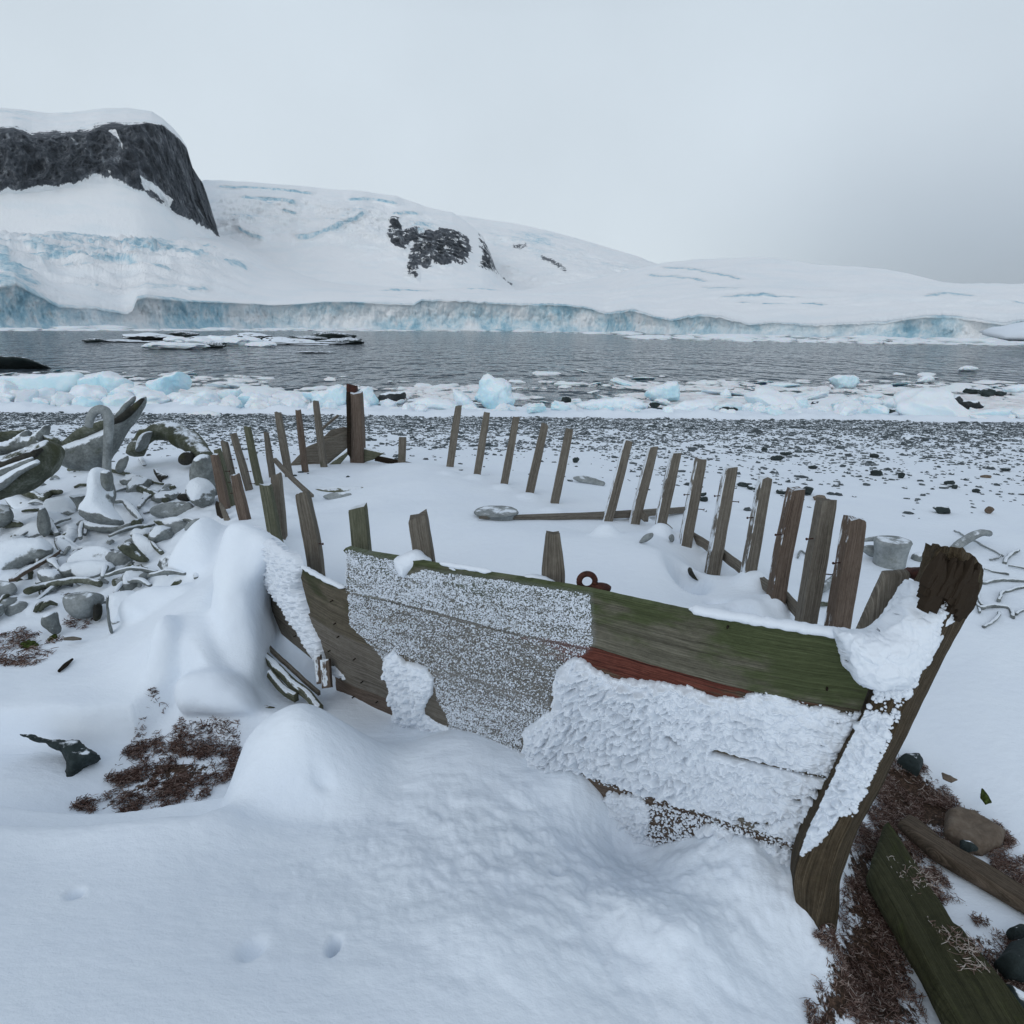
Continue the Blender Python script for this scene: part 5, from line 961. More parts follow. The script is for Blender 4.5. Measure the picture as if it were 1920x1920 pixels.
g = inflate_geo([(1745, 735), (1757, 727), (1768, 731), (1779, 744), (1792, 742), (1800, 752), (1822, 750), (1842, 762), (1836, 768), (1808, 768), (1785, 762), (1770, 748), (1756, 738)], at_z(1800, 770, -.9)[1], (0, -1, .3), .25, .25, None, 60, .14, 2.5, 0); thing('rock', g, M['rocksnow'], 'jagged black debris sticking up between ice heaps on the right', 'rock', SR)
for px, py, w, h, lb in [(1822, 733, 24, 9, 'leftmost of the black rocks awash near the right edge'), (1852, 737, 26, 11, 'middle black rock awash near the right edge'), (1874, 738, 20, 8, 'rightmost of the black rocks awash near the right edge'), (137, 762, 18, 10, 'small round black rock in the slush left of the hooked bone'), (107, 767, 22, 7, 'low black rock left of the small round one in the slush'), (110, 784, 28, 11, 'dark rock on the white beach behind the left bones'), (38, 779, 22, 6, 'flat dark rock on the far left beach'), (565, 757, 22, 10, 'black snow-streaked rock by the ice left of the large block'), (545, 765, 14, 6, 'little dark rock left of the snow-streaked one'), (744, 766, 26, 7, 'snow speckled rock just under the black boulder'), (720, 769, 18, 6, 'small dark stone left of the snow speckled rock'), (790, 752, 50, 6, 'long low dark rock behind the spiked ice hummock'), (830, 753, 36, 5, 'thin dark rock left of the ice fin'), (1062, 752, 16, 12, 'pointed dark stone at the left end of the wide ice bank'), (1048, 757, 12, 6, 'tiny dark stone left of the pointed one'), (1228, 760, 18, 9, 'dark stone beneath the little ice arch'), (1290, 766, 26, 5, 'flat dark stone right of the sloping blue block'), (1368, 768, 30, 9, 'dark stone between low white block and small blue block'), (1450, 752, 60, 9, 'long dark gravelly rock behind the blue-white cube'), (1535, 757, 30, 7, 'dark rock right of the blue-white cube'), (1640, 769, 26, 8, 'black rock under the second side by side block'), (1680, 771, 30, 8, 'black rock under the rimmed ice hump'), (1731, 768, 14, 10, 'small black post-like stone right of the ice hump'), (1605, 770, 10, 7, 'small black stone between the two side by side blocks')]:
    rock(px, py, w, h, -.98 if py < 760 else -.85, M['rock'] if h > 6 else M['rocksnow'], lb, group=SR, k=2)
# skerry with stranded ice
SK_ = 'rocks and ice of the low skerry'
V, F = rock_geo((26, 9, .7), 4, 3, .9); thing('skerry', (V + at_z(430, 644, -1.05) + [0, 0, .1], F), M['rocksnow'], 'low snowy skerry of rock in the middle of the bay', 'skerry', None, kind='structure')
for i, (px, py, w, h, m, lb) in enumerate([(176, 639, 32, 6, 'rock', 'small black rock at the left end of the skerry'), (222, 639, 60, 5, 'rocksnow', 'thin rock second from the left end of the skerry'), (280, 632, 76, 11, 'rocksnow', 'snow capped rock at the left of the skerry'), (335, 629, 58, 11, 'rock', 'black hump just right of the snow capped rock'), (385, 634, 60, 5, 'rocksnow', 'low thin rock behind the stranded ice of the skerry'), (475, 631, 62, 10, 'rocksnow', 'black and white rock in the middle of the skerry'), (522, 640, 56, 11, 'rocksnow', 'speckled rock right of the skerry middle'), (575, 634, 60, 6, 'rock', 'low black rock left of the highest hump'), (624, 631, 62, 12, 'rock', 'highest smooth black hump at the right of the skerry'), (640, 640, 66, 10, 'rock', 'flat black rock tapering at the right end of the skerry'), (404, 648, 46, 9, 'rock', 'black rock in front of the stranded ice of the skerry'), (592, 660, 56, 3, 'rock', 'rock barely awash in front of the skerry'), (1180, 624, 50, 5, 'rock', 'dark rocks at the foot of the ice cliff'), (1636, 637, 30, 3, 'rock', 'tiny dark rock far off on the right'), (1663, 640, 16, 3, 'rock', 'tiny dark rock right of its twin far off')]):
    rock(px, py, w, h, -1.05, M[m], lb, group=SK_ if i < 12 else None, seed=i * 3.3 + 2)
for i, (px, py, w, h, lb) in enumerate([(331, 639, 42, 12, 'blue-white ice slab at the left of the skerry ice'), (330, 649, 96, 11, 'long flat snow tongue in front of the skerry'), (375, 642, 40, 14, 'ice block left of the black front rock of the skerry'), (408, 637, 40, 12, 'pale ice block behind the black front rock'), (440, 641, 44, 14, 'ice block just right of the black front rock'), (468, 640, 36, 12, 'bluish ice block in the middle of the skerry'), (490, 646, 50, 8, 'low ice slab at the waterline of the skerry middle'), (560, 641, 50, 8, 'white ice strip before the right half of the skerry')]):
    rock(px, py, w, h, -1.05, M['ice'], lb, 'ice block', SK_, seed=i * 2.1 + 40, name='ice_block')
# ice crumbs at the foot of the far cliff
n = 900; px = r_.uniform(0, 1920, n); py = WL(px) + r_.uniform(-.5, 3.5, n) * (1 + (px > 1200) * 2); P = at_z(px, py, -1.05); s = r_.lognormal(math.log(.8), .6, n)
V, F = scatter_geo(P, np.stack([s * 2.4, s * 2, s * .35], 1), r_.uniform(0, 6.3, n), 1, 5, .3); tag(mk('drift_ice', V, F, M['ice']), 'line of broken ice along the foot of the far ice cliff', 'drift ice', kind='stuff')

# ============================================================ GRAVEL BEACH
n = 140000; y = 5.2 + 11.6 * r_.beta(1.7, .95, n); x = r_.uniform(-1.0, 1.0, n) * (y * .84 + 1)
cl = fbm(xyz(x * .8, y * 1.1, 3.0), 4, .65); pr = (.03 + .62 * np.clip((y - 6.0) / 10, 0, 1) ** 1.1) * np.clip(.75 + 2.2 * cl, 0.02, 1.6); pr = np.where(x < -1.5, pr * .8, pr); pr = np.where((y < 9.5) & (x < 1.2), pr * .25, pr)
k = (r_.uniform(0, 1, n) < pr) & (y < 16.75 + .25 * np.sin(x * .7)); x, y = x[k], y[k]; z = H(x, y); s = r_.lognormal(math.log(.0175), .45, len(x)) * (.75 + y / 32)
V, F = scatter_geo(np.stack([x, y, z + s * .05], 1), np.stack([s * r_.uniform(.9, 1.6, len(x)), s, s * r_.uniform(.45, .8, len(x))], 1), r_.uniform(0, 6.3, len(x)), 0, 9, .28)
tag(mk('gravel', V, F, M['pebble'], smooth=False), 'dark pebbles showing through thin snow on the beach', 'gravel', kind='stuff')
BS = 'single stones on the snowy beach'
for px, py, w, h, lb in [(1080, 863, 11, 9, 'pointed dark stone right of the fifth starboard rib top'), (1457, 859, 22, 8, 'flat dark stone on the beach above the tall ribs'), (1474, 850, 20, 7, 'flat dark stone just behind another flat stone'), (1433, 843, 10, 6, 'small dark stone up the beach left of two flat ones'), (1767, 956, 30, 13, 'large dark pebble at the right of the beach'), (1855, 957, 14, 11, 'reddish stone at the far right of the beach'), (1515, 921, 20, 14, 'dark stone behind the top of a tall rib'), (1538, 934, 22, 9, 'flat brownish stone right of the tall rib top'), (1467, 922, 20, 8, 'flat black stone left of the tall rib top'), (1395, 908, 26, 8, 'string of dark flat stone behind the ribs'), (1412, 914, 20, 8, 'dark flat stone nearest the sixth rib from the bow'), (1317, 926, 12, 9, 'upper of two black stones behind a rib'), (1319, 936, 15, 8, 'lower of two black stones behind a rib'), (1645, 887, 22, 9, 'rough dark stone in the middle right of the beach'), (1690, 892, 14, 9, 'small rough stone right of the middle beach stone'), (1780, 905, 16, 8, 'dark stone up the beach at the right'), (1790, 913, 10, 7, 'twin of the small dark stone up the right beach'), (1885, 880, 18, 6, 'thin dark stone near the right edge'), (1640, 855, 14, 6, 'small flat stone far up the right beach'), (1525, 876, 16, 6, 'small stone between two tall ribs and the gravel'), (1850, 893, 18, 5, 'flat reddish stone near the right edge'), (1830, 920, 12, 6, 'tiny stone right of the large pebble')]:
    rock(px, py, w, h, None, M['rockbrown'] if 'redd' in lb or 'brown' in lb else M['rock'], lb, 'stone', BS, k=2, name='stone')

# ============================================================ WHALE BONES, left heap
BG = 'whale bones heaped left of the wreck'
def yb(px, py): return hit(px, py)[1]
def bonep(px, mat, label, y0=None, n=(0, -1, .2), thick=.05, back=None, amp=.012, sc=7, edge=None, prof=.5, res=44, name='whale_bone', cat='whale bone', group=BG, smooth=2, dy=0.0):
    px = np.asarray(px, float); cx = (px[:, 0].min() + px[:, 0].max()) / 2; n_ = np.asarray(n, float)
    if y0 is None: y0 = yb(cx, px[:, 1].max() if n_[2] < .5 else (px[:, 1].min() + px[:, 1].max()) / 2 + 4)
    g = inflate_geo(px, y0 + dy, n, thick, back, edge, res, amp, sc, smooth, prof, seed=px[0, 0]); return thing(name, g, M[mat], label, cat, group)
def bonet(pts, r, mat, label, rb=None, jit=.008, name='whale_rib', cat='whale bone', group=BG, up=(0, 0, 1), sq=False, dy=0.0, lift=.0, ylist=None):
    P = []
    for i, (a, b) in enumerate(pts): y = ylist[i] if ylist is not None and not np.isscalar(ylist) else (ylist or yb(a, b)); P.append(at_y(a, b, y + dy) + np.array([0, 0, lift]))
    return thing(name, tube_geo(P, r, rb, 12, up, sq, jit, pts[0][0] * .1, 7, max(14, len(pts) * 8)), M[mat], label, cat, group)
Y1 = 5.2
bonep([(-40, 862), (0, 857), (45, 837), (75, 830), (90, 826), (107, 835), (112, 857), (105, 884), (90, 902), (54, 928), (20, 932), (-40, 950)], 'bonegreen', 'huge dark whale skull cut by the left photo edge', Y1, (.25, -1, .1), .22, .3, .05, 3, name='whale_skull')
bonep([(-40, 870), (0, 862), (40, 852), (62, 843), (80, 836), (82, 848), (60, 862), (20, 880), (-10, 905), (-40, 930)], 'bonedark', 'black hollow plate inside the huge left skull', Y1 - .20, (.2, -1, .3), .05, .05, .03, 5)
bonep([(-40, 838), (0, 828), (30, 820), (52, 806), (58, 812), (55, 822), (72, 812), (96, 793), (92, 812), (84, 832), (86, 845), (60, 838), (20, 850), (-40, 862)], 'bone', 'pale winged bone lying on top of the huge left skull', Y1 + .25, (.1, -1, .5), .06, .08, .04, 6)
bonep([(-40, 822), (0, 812), (40, 806), (56, 806), (50, 818), (20, 826), (-40, 840)], 'bonegreen', 'greenish slab behind the winged bone', Y1 + .7, (0, -1, .4), .08)
bonep([(84, 812), (98, 818), (108, 822), (112, 834), (104, 838), (92, 828)], 'bonegreen', 'mossy knob at the right end of the winged bone', Y1 + .3, thick=.06)
bonet([(-30, 902), (5, 886), (35, 872), (62, 860)], [.05, .04, .03, .015], 'bone', 'thin pale bone splinter crossing the left skull', ylist=Y1 - .28)
bonet([(-30, 925), (10, 900), (40, 880), (72, 866)], [.05, .045, .03, .02], 'bonesnow', 'snow dusted ridge bone below the pale splinter', ylist=Y1 - .3)
# long trough shaped jaw
YJ = 6.4
bonep([(111, 840), (143, 826), (180, 812), (215, 795), (240, 772), (262, 750), (270, 741), (276, 746), (270, 765), (253, 797), (235, 821), (208, 860), (193, 879), (152, 885), (116, 874), (108, 858)], 'bone', 'long boat-shaped whale jaw pointing up to the right', YJ, (.1, -1, .15), .16, .10, .03, 4, name='whale_jaw', res=70)
bonet([(111, 842), (135, 824), (160, 808), (186, 798), (204, 792)], [.03, .05, .05, .04], 'bonegreen', 'green upper edge piece of the long jaw', ylist=YJ - .05)
bonep([(208, 796), (212, 780), (228, 762), (243, 744), (252, 739), (257, 748), (240, 768), (222, 786)], 'bone', 'inner prong at the tip of the long jaw', YJ + .1, (.3, -1, .1), .05, .05)
bonet([(209, 794), (232, 782), (252, 764), (268, 748)], [.025, .035, .035, .015], 'bonedark', 'dark strip standing in for the shade in the split between the two jaw prongs', ylist=YJ - .10)  # dark tube painted as the shade of the groove between the prongs
bonep([(218, 868), (238, 850), (243, 862), (232, 885), (216, 886)], 'bone', 'bone slab leaning under the long jaw', YJ - .4, thick=.03)
bonet([(166, 800), (169, 782), (178, 770), (190, 766), (201, 772), (204, 786), (203, 815), (201, 850), (200, 892)], [.028, .032, .036, .04, .036, .034, .032, .032, .034], 'bonebare', 'tall pale bone bent over at its top like a walking stick', rb=[.028, .03, .03, .03, .03], ylist=5.25, jit=.006, up=(0, 1, 0))
bonet([(254, 852), (262, 828), (286, 808), (318, 806), (350, 822), (370, 842), (388, 858)], [.10, .12, .14, .15, .13, .10, .08], 'bonegreen', 'wide arched whale skull behind the snow heap', rb=[.06, .08, .10, .10, .08, .06], ylist=[6.9, 7.0, 7.1, 7.1, 7.0, 6.8, 6.6], name='whale_skull', jit=.03)
bonep([(255, 850), (262, 815), (285, 806), (280, 820), (268, 845)], 'bonesnow', 'snow covered left shoulder of the arched skull', 6.9, thick=.08)
bonep([(334, 858), (345, 846), (362, 846), (366, 864), (352, 873), (336, 870)], 'bonedark', 'black lump standing in for a shaded hollow in the right side of the arched skull', 6.6, thick=.05)  # solid dark lump, its colour replaces the shade of an open cavity
bonep([(362, 872), (370, 853), (384, 850), (394, 862), (400, 890), (399, 915), (386, 950), (372, 950), (362, 930)], 'bone', 'upright slab of bone beside the wreck ribs', 5.3, (-.2, -1, .1), .10, .10, .02)
bonep([(360, 905), (378, 892), (396, 905), (398, 930), (384, 958), (364, 948), (356, 925)], 'bonesnow', 'snow packed against the foot of the upright bone slab', 5.2, (-.2, -1, .5), .12, .1, .02, name='snowy_bone')
bonep([(398, 905), (408, 908), (410, 922), (402, 932), (395, 920)], 'bone', 'small bone stump wedged behind the first ribs', 5.35, thick=.05)
bonep([(170, 905), (176, 884), (188, 877), (203, 880), (210, 900), (212, 925), (206, 945), (222, 962), (235, 985), (180, 985), (150, 968), (154, 950), (168, 935)], 'bonesnow', 'upright snow-plastered bone at the foot of the bent pale one', 4.85, (.1, -1, .5), .14, .12, .02)
bonep([(192, 880), (205, 882), (211, 905), (209, 925), (196, 916), (190, 900)], 'bone', 'bare grey side of the snow-plastered upright bone', 4.74, thick=.05)
bonet([(128, 886), (160, 884), (200, 884), (250, 896), (306, 914)], [.016, .022, .024, .022, .012], 'bonegreen', 'long thin rib running right behind the upright bone', lift=.03)
bonet([(243, 917), (262, 921), (285, 930), (312, 944)], [.03, .034, .034, .026], 'bonegreen', 'shorter thick rib lying above the big grey disc', lift=.03)
bonet([(128, 862), (138, 876), (150, 892)], [.02, .014, .01], 'bonegreen', 'small slanting splinter under the long jaw', lift=.06)
bonep([(276, 964), (291, 949), (331, 940), (358, 942), (366, 954), (349, 964), (313, 973)], 'bonebare', 'big bare grey vertebra disc tilted towards the camera', None, (-.05, -.6, .8), .03, .03, .006, 6, edge=.02, name='whale_vertebra', cat='vertebra', dy=-.05)
bonep([(288, 974), (332, 972), (330, 986), (312, 991), (296, 984)], 'bonegreen', 'dark underside piece beneath the big bare disc', None, thick=.05)
bonep([(300, 972), (352, 968), (348, 985), (330, 1000), (318, 998)], 'bonesnow', 'snow filled vertebra body under the big bare disc', None, (0, -1, .6), .05)
bonep([(343, 996), (352, 978), (372, 970), (377, 974), (360, 992)], 'bonebare', 'small square grey plate right of the big disc', None, (.1, -1, .4), .02)
bonep([(121, 1060), (139, 1038), (170, 1024), (201, 1026), (222, 1043), (226, 1066), (202, 1077), (157, 1080), (128, 1072)], 'bone', 'large round vertebra half filled with snow', None, (0, -.65, .75), .035, .05, .006, 6, edge=.03, name='whale_vertebra', cat='vertebra')
bonep([(128, 1064), (150, 1052), (200, 1050), (218, 1062), (205, 1078), (170, 1092), (140, 1086)], 'bonesnow', 'snow cushion in the front of the large round vertebra', None, (0, -.8, .7), .05, name='snowy_bone')
bonep([(98, 1013), (108, 1005), (121, 1003), (134, 1011), (143, 1021), (162, 1027), (150, 1036), (130, 1041), (112, 1041)], 'bone', 'heart shaped plate behind the large round vertebra', None, (0, -.7, .7), .015, .03, .006, edge=.015)
bonep([(104, 1014), (120, 1008), (138, 1022), (154, 1029), (130, 1038), (114, 1036)], 'bonesnow', 'snow lying in the heart shaped plate', None, (0, -.7, .7), .02, name='snowy_bone', dy=-.03)
bonep([(70, 975), (72, 955), (78, 949), (86, 954), (96, 985), (92, 1008), (72, 1002)], 'bone', 'pointed fin shaped bone standing in the middle of the heap', None, (0, -1, .15), .035)
bonep([(20, 1008), (50, 985), (72, 975), (92, 980), (94, 1000), (70, 1010), (40, 1016)], 'bonesnow', 'snow covered wing of the pointed fin bone', None, (0, -1, .8), .06)
bonet([(92, 985), (100, 1000), (110, 1012)], [.03, .035, .02], 'bone', 'grey ridge running right from the pointed fin bone', lift=.04)
bonet([(166, 996), (185, 1000), (210, 1002), (232, 1000), (252, 994)], [.04, .055, .05, .05, .03], 'bone', 'stout horizontal bone above the large vertebra', rb=.035, lift=.05)
bonet([(152, 1018), (152, 1000), (158, 986), (165, 990), (161, 1012)], [.016, .018, .02, .016, .014], 'bone', 'small looped bone end left of the stout one', lift=.04)
bonep([(220, 1024), (232, 1018), (245, 1016), (262, 1034), (281, 1052), (268, 1056), (240, 1044)], 'bonegreen', 'dark green wedge bone right of the large vertebra', None, thick=.05)
bonep([(246, 1010), (256, 998), (285, 1012), (308, 1030), (300, 1042), (280, 1052), (262, 1034)], 'bonesnow', 'snow covered slab above the dark green wedge', None, (0, -.6, .8), .04)
bonet([(22, 1088), (60, 1064), (90, 1048), (110, 1034)], [.016, .018, .018, .014], 'ribwood', 'straight brown stick crossing the heap at the left', sq=True, lift=.02, name='wooden_stick', cat='stick') if False else thing('wooden_stick', tube_geo([at_z(a, b, .02) for a, b in [(22, 1088), (60, 1064), (90, 1048), (110, 1034)]], .018, .012, square=True, jit=.004), M['ribb'], 'straight brown stick crossing the heap at the left', 'stick')
bonep([(-40, 1025), (0, 1020), (40, 1008), (80, 1008), (98, 1022), (94, 1040), (60, 1052), (30, 1066), (5, 1092), (-40, 1100)], 'bonesnow', 'big snow-capped bone at the left photo edge', None, (0, -1, .7), .10, .1, .02)
bonep([(72, 1076), (78, 1068), (95, 1067), (112, 1070), (118, 1085), (116, 1105), (95, 1108), (78, 1092)], 'bone', 'blunt grey bone block below the brown stick', None, (0, -1, .5), .07)
bonep([(-40, 1092), (0, 1088), (25, 1090), (34, 1104), (20, 1118), (0, 1128), (-40, 1140)], 'bonebare', 'flat grey bone under the snow-capped one at the left edge', None, (0, -.7, .7), .04)
bonet([(56, 1122), (80, 1112), (115, 1106), (150, 1098), (190, 1108)], [.03, .035, .032, .03, .018], 'bonegreen', 'curved rib lying across the grey boulder bone', rb=.022, lift=.05)
bonep([(125, 1115), (150, 1107), (188, 1110), (190, 1130), (172, 1156), (150, 1161), (130, 1148), (124, 1130)], 'bonebare', 'rounded grey boulder bone under the curved rib', None, (0, -1, .35), .09, name='whale_vertebra', cat='vertebra')
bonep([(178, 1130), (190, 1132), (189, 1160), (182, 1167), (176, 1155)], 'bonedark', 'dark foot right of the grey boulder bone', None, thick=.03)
bonep([(201, 1113), (206, 1118), (202, 1140), (207, 1170), (213, 1185), (206, 1188), (198, 1160), (198, 1130)], 'bone', 'thin curved bone edge sticking out of the snow', None, (.6, -1, .2), .02)
bonep([(205, 1116), (235, 1108), (270, 1112), (275, 1140), (250, 1170), (214, 1182), (205, 1160), (203, 1138)], 'bonesnow', 'snow packed bone right of the thin curved edge', None, (.1, -.8, .8), .08)
bonep([(80, 1156), (86, 1147), (103, 1146), (106, 1168), (112, 1180), (108, 1192), (92, 1180), (80, 1172)], 'bone', 'brownish stump bone near the yellow lichen', None, thick=.045)
bonet([(10, 924), (30, 922), (60, 936), (84, 946)], [.03, .045, .04, .02], 'bonegreen', 'green rib at the left under the huge skull', lift=.05)
bonep([(8, 930), (30, 928), (70, 945), (60, 962), (30, 962), (12, 945)], 'bonesnow', 'snowy slope bone in front of the green left rib', None, (0, -.7, .8), .05)
bonet([(76, 946), (86, 936), (100, 930), (116, 930)], [.02, .035, .035, .02], 'bonegreen', 'low green arch bone left of the upright bones', lift=.04)
bonep([(128, 930), (145, 927), (166, 927), (158, 940), (152, 962), (146, 960), (140, 942)], 'bone', 'fan shaped ribbed bone left of the snow-plastered upright', None, (0, -1, .4), .03)
bonep([(82, 940), (110, 934), (136, 935), (148, 955), (146, 968), (118, 972), (84, 966)], 'bonesnow', 'snow mound of bone between green arch and fan', None, (0, -.8, .8), .07)
bonet([(212, 920), (206, 938), (216, 952), (228, 948), (236, 950), (250, 968), (266, 986)], [.012, .016, .02, .022, .03, .03, .02], 'bone', 's-curved bone winding right from the upright bones', lift=.05)
bonep([(244, 978), (262, 970), (268, 986), (254, 993), (244, 990)], 'bonegreen', 'dark end piece of the s-curved bone', None, thick=.03)
bonet([(262, 960), (272, 944), (290, 934)], [.016, .02, .014], 'bone', 'short curved splinter left of the big bare disc', lift=.04)
bonep([(330, 935), (342, 920), (358, 924), (360, 938), (345, 942)], 'bonedark', 'dark lumpy bone behind the big bare disc', None, thick=.05)
bonep([(308, 928), (318, 920), (330, 928), (328, 938), (314, 938)], 'bone', 'small grey knuckle bone left of the dark lumpy one', None, thick=.04)
bonet([(284, 1022), (292, 1030), (304, 1042)], .016, 'bonegreen', 'short green stick poking out of the snow', lift=.02)
bonep([(-30, 950), (5, 944), (25, 958), (20, 985), (-30, 1000)], 'bone', 'grey angular bone at the left edge below the skull', None, (0, -1, .3), .06)
bonet([(-20, 985), (10, 986), (40, 990)], [.04, .045, .02], 'bonegreen', 'dark horizontal bone under the angular one at the left edge', lift=.03)
bonep([(-30, 1135), (0, 1132), (5, 1145), (0, 1160), (-30, 1165)], 'bone', 'rounded grey bone just entering at the left edge', None, thick=.06)
bonep([(285, 880), (292, 878), (300, 885), (317, 892), (312, 897), (303, 898), (305, 908), (298, 902)], 'bonedark', 'black hooked bone flake on the snow below the arched skull', None, (0, -.5, .8), .015)
bonet([(262, 862), (268, 872), (272, 880)], [.02, .025, .02], 'bonesnow', 'snowy peg standing in front of the arched skull', lift=.05)
bonep([(348, 1232), (357, 1224), (372, 1222), (381, 1211), (383, 1228), (402, 1238), (410, 1246), (408, 1254), (396, 1250), (372, 1252), (350, 1262), (336, 1285), (322, 1318), (316, 1316), (330, 1270)], 'rotbone', 'x', None) if False else None
g = inflate_geo([(340, 1240), (352, 1224), (372, 1222), (381, 1209), (384, 1228), (400, 1236), (411, 1245), (408, 1255), (396, 1250), (372, 1252), (350, 1262), (336, 1285), (322, 1320), (312, 1318), (328, 1270)], 3.05, (.2, -1, .2), .05, .05, None, 60, .012, 9, 1); thing('porous_bone', g, M['bonebrown'] if 'bonebrown' in M else M['rot'], 'brown porous bone uncovered beside the thick snow pillar', 'whale bone', BG)
# thick snow lobes around the heap (drifts)
DG = []
def drift(px, y0, thick, back, n, amp=.028, sc=6, res=60, edge=None, smooth=3, prof=.5):
    V, F, U = inflate_geo(px, y0, n, thick, back, edge, res, amp, sc, smooth, prof); DG.append((V, F))
drift(*DRAPE, .04, 5, 110, .14)
drift([(282, 1240), (288, 1190), (300, 1160), (318, 1148), (336, 1158), (347, 1185), (350, 1225), (342, 1262), (330, 1300), (305, 1332), (270, 1330), (262, 1290)], 3.0, .13, .2, (.1, -1, .5))
drift([(226, 1130), (270, 1108), (330, 1098), (372, 1098), (386, 1112), (380, 1136), (350, 1152), (330, 1160), (250, 1180), (225, 1160)], 3.55, .10, .25, (0, -.7, .8))
drift([(330, 1140), (378, 1134), (386, 1120), (400, 1150), (405, 1220), (396, 1236), (384, 1222), (350, 1225)], 3.3, .08, .2, (0, -1, .2))
drift([(330, 1300), (332, 1275), (350, 1258), (400, 1252), (440, 1260), (480, 1300), (500, 1340), (440, 1345), (380, 1342), (340, 1335)], 2.85, .12, .2, (0, -1, .6))
drift([(318, 1060), (340, 1020), (378, 975), (398, 965), (420, 1010), (432, 1060), (425, 1100), (380, 1100), (330, 1095)], 3.9, .15, .3, (-.1, -1, .6), .03, 5)
gx_, gy_ = np.meshgrid(np.linspace(-2.75, -.42, 160), np.linspace(2.45, 4.75, 160), indexing='ij'); ed = np.minimum(np.minimum(gx_ + 2.75, -.42 - gx_), np.minimum(gy_ - 2.45, 4.75 - gy_)); gz_ = H(gx_, gy_) + .004 - .05 * (1 - sstep(ed / .12))
top_ = np.stack([gx_, gy_, gz_], -1).reshape(-1, 3); bot_ = top_ - [0, 0, .25]; m2 = 160 * 160; F_ = gridfaces(160, 160)[:, ::-1]; sd_ = []
for idx in (np.arange(160) * 160, np.arange(160) * 160 + 159, np.arange(160), 159 * 160 + np.arange(160)): sd_.append(np.stack([idx[:-1], idx[1:], idx[1:] + m2, idx[:-1] + m2], 1))
DG.append((np.vstack([top_, bot_]), [F_, F_[:, ::-1] + m2] + sd_))
V, F, U = join(DG); sdo = tag(mk('snow_drift', V, F, M['snowlump']), kind='structure')
rm_ = sdo.modifiers.new('remesh', 'REMESH'); rm_.mode = 'VOXEL'; rm_.voxel_size = .016; rm_.use_smooth_shade = True
sm_ = sdo.modifiers.new('smooth', 'SMOOTH'); sm_.factor = .7; sm_.iterations = 11
rf = np.random.default_rng(55)
for q in range(120):
    px, py = rf.uniform(0, 385), rf.uniform(885, 1150)
    if py > 1110 and px > 200: continue
    p = hit(px, py); a = rf.uniform(0, 6.3); l = rf.uniform(.06, .20) if q % 4 else rf.uniform(.2, .34)
    if q % 3: pts = [p + [0, 0, .01], p + [l * math.cos(a) * .5, l * math.sin(a) * .5, rf.uniform(.02, .05)], p + [l * math.cos(a), l * math.sin(a), .0]]; g = tube_geo(pts, [.012, rf.uniform(.015, .035), .012], [.01, .018, .01], 10, jit=.012, seed=q, nlen=14)
    else: V, F = rock_geo((l * .9, l * .7, l * .6), 2, q + .5, 1.2); g = (rotz(V, a) + p, F)
    thing('bone_fragment', g, M[['bone', 'bonesnow', 'bonegreen', 'bonebare'][q % 4]], 'one of the small bone fragments poking from the snow of the left heap', 'bone fragment', 'small bone fragments in the left heap')
# ---------- things at the foot of the heap
thing('rock', inflate_geo([(32, 1374), (60, 1380), (90, 1388), (125, 1391), (150, 1390), (160, 1400), (178, 1415), (166, 1430), (152, 1440), (146, 1462), (140, 1482), (130, 1486), (118, 1470), (122, 1440), (118, 1412), (80, 1398)], yb(110, 1440) + .02, (0, -1, .9), .035, .10, .05, 60, .03, 10, 0, seed=5), M['rock'], 'dark green angular rock breaking through snow at the lower left', 'rock', split=.5)
thing('plank_piece', inflate_geo([(446, 1308), (462, 1318), (490, 1322), (516, 1326), (500, 1336), (470, 1342)], 2.86, (0, -.6, .8), .02, .02, .02, 40, .004, 9, 0), M['ribg'], 'green end of a plank sticking out beside the round snow mound', 'plank', split=.6)
thing('moss_patch', inflate_geo([(36, 1213), (48, 1204), (60, 1201), (79, 1211), (70, 1217), (60, 1222), (50, 1216)], yb(58, 1212), (0, -.3, 1), .02, .02, None, 40, .012, 30), M['mossg'], 'dark green moss patch at the lower left of the bones', 'moss')
thing('lichen_patch', inflate_geo([(88, 1205), (94, 1194), (108, 1190), (110, 1198), (98, 1203), (93, 1210)], yb(98, 1200), (0, -.3, 1), .02, .02, None, 36, .014, 40), M['mossg'], 'yellow green lichen tuft right of the moss patch', 'lichen')
thing('wood_chip', tube_geo([at_z(109, 1248, 0) + [0, 0, -.03], at_z(122, 1236, 0) + [0, 0, -.03], at_z(134, 1226, 0) + [0, 0, -.03]], [.008, .012, .006]), M['rot'], 'black sliver of wood on the drift at the left', 'wood chip')
thing('wood_chip', tube_geo([at_z(120, 1198, -.02), at_z(136, 1197, -.02), at_z(152, 1198, -.02)], [.008, .012, .006]), M['rib'], 'small grey wood sliver right of the lichen', 'wood chip')

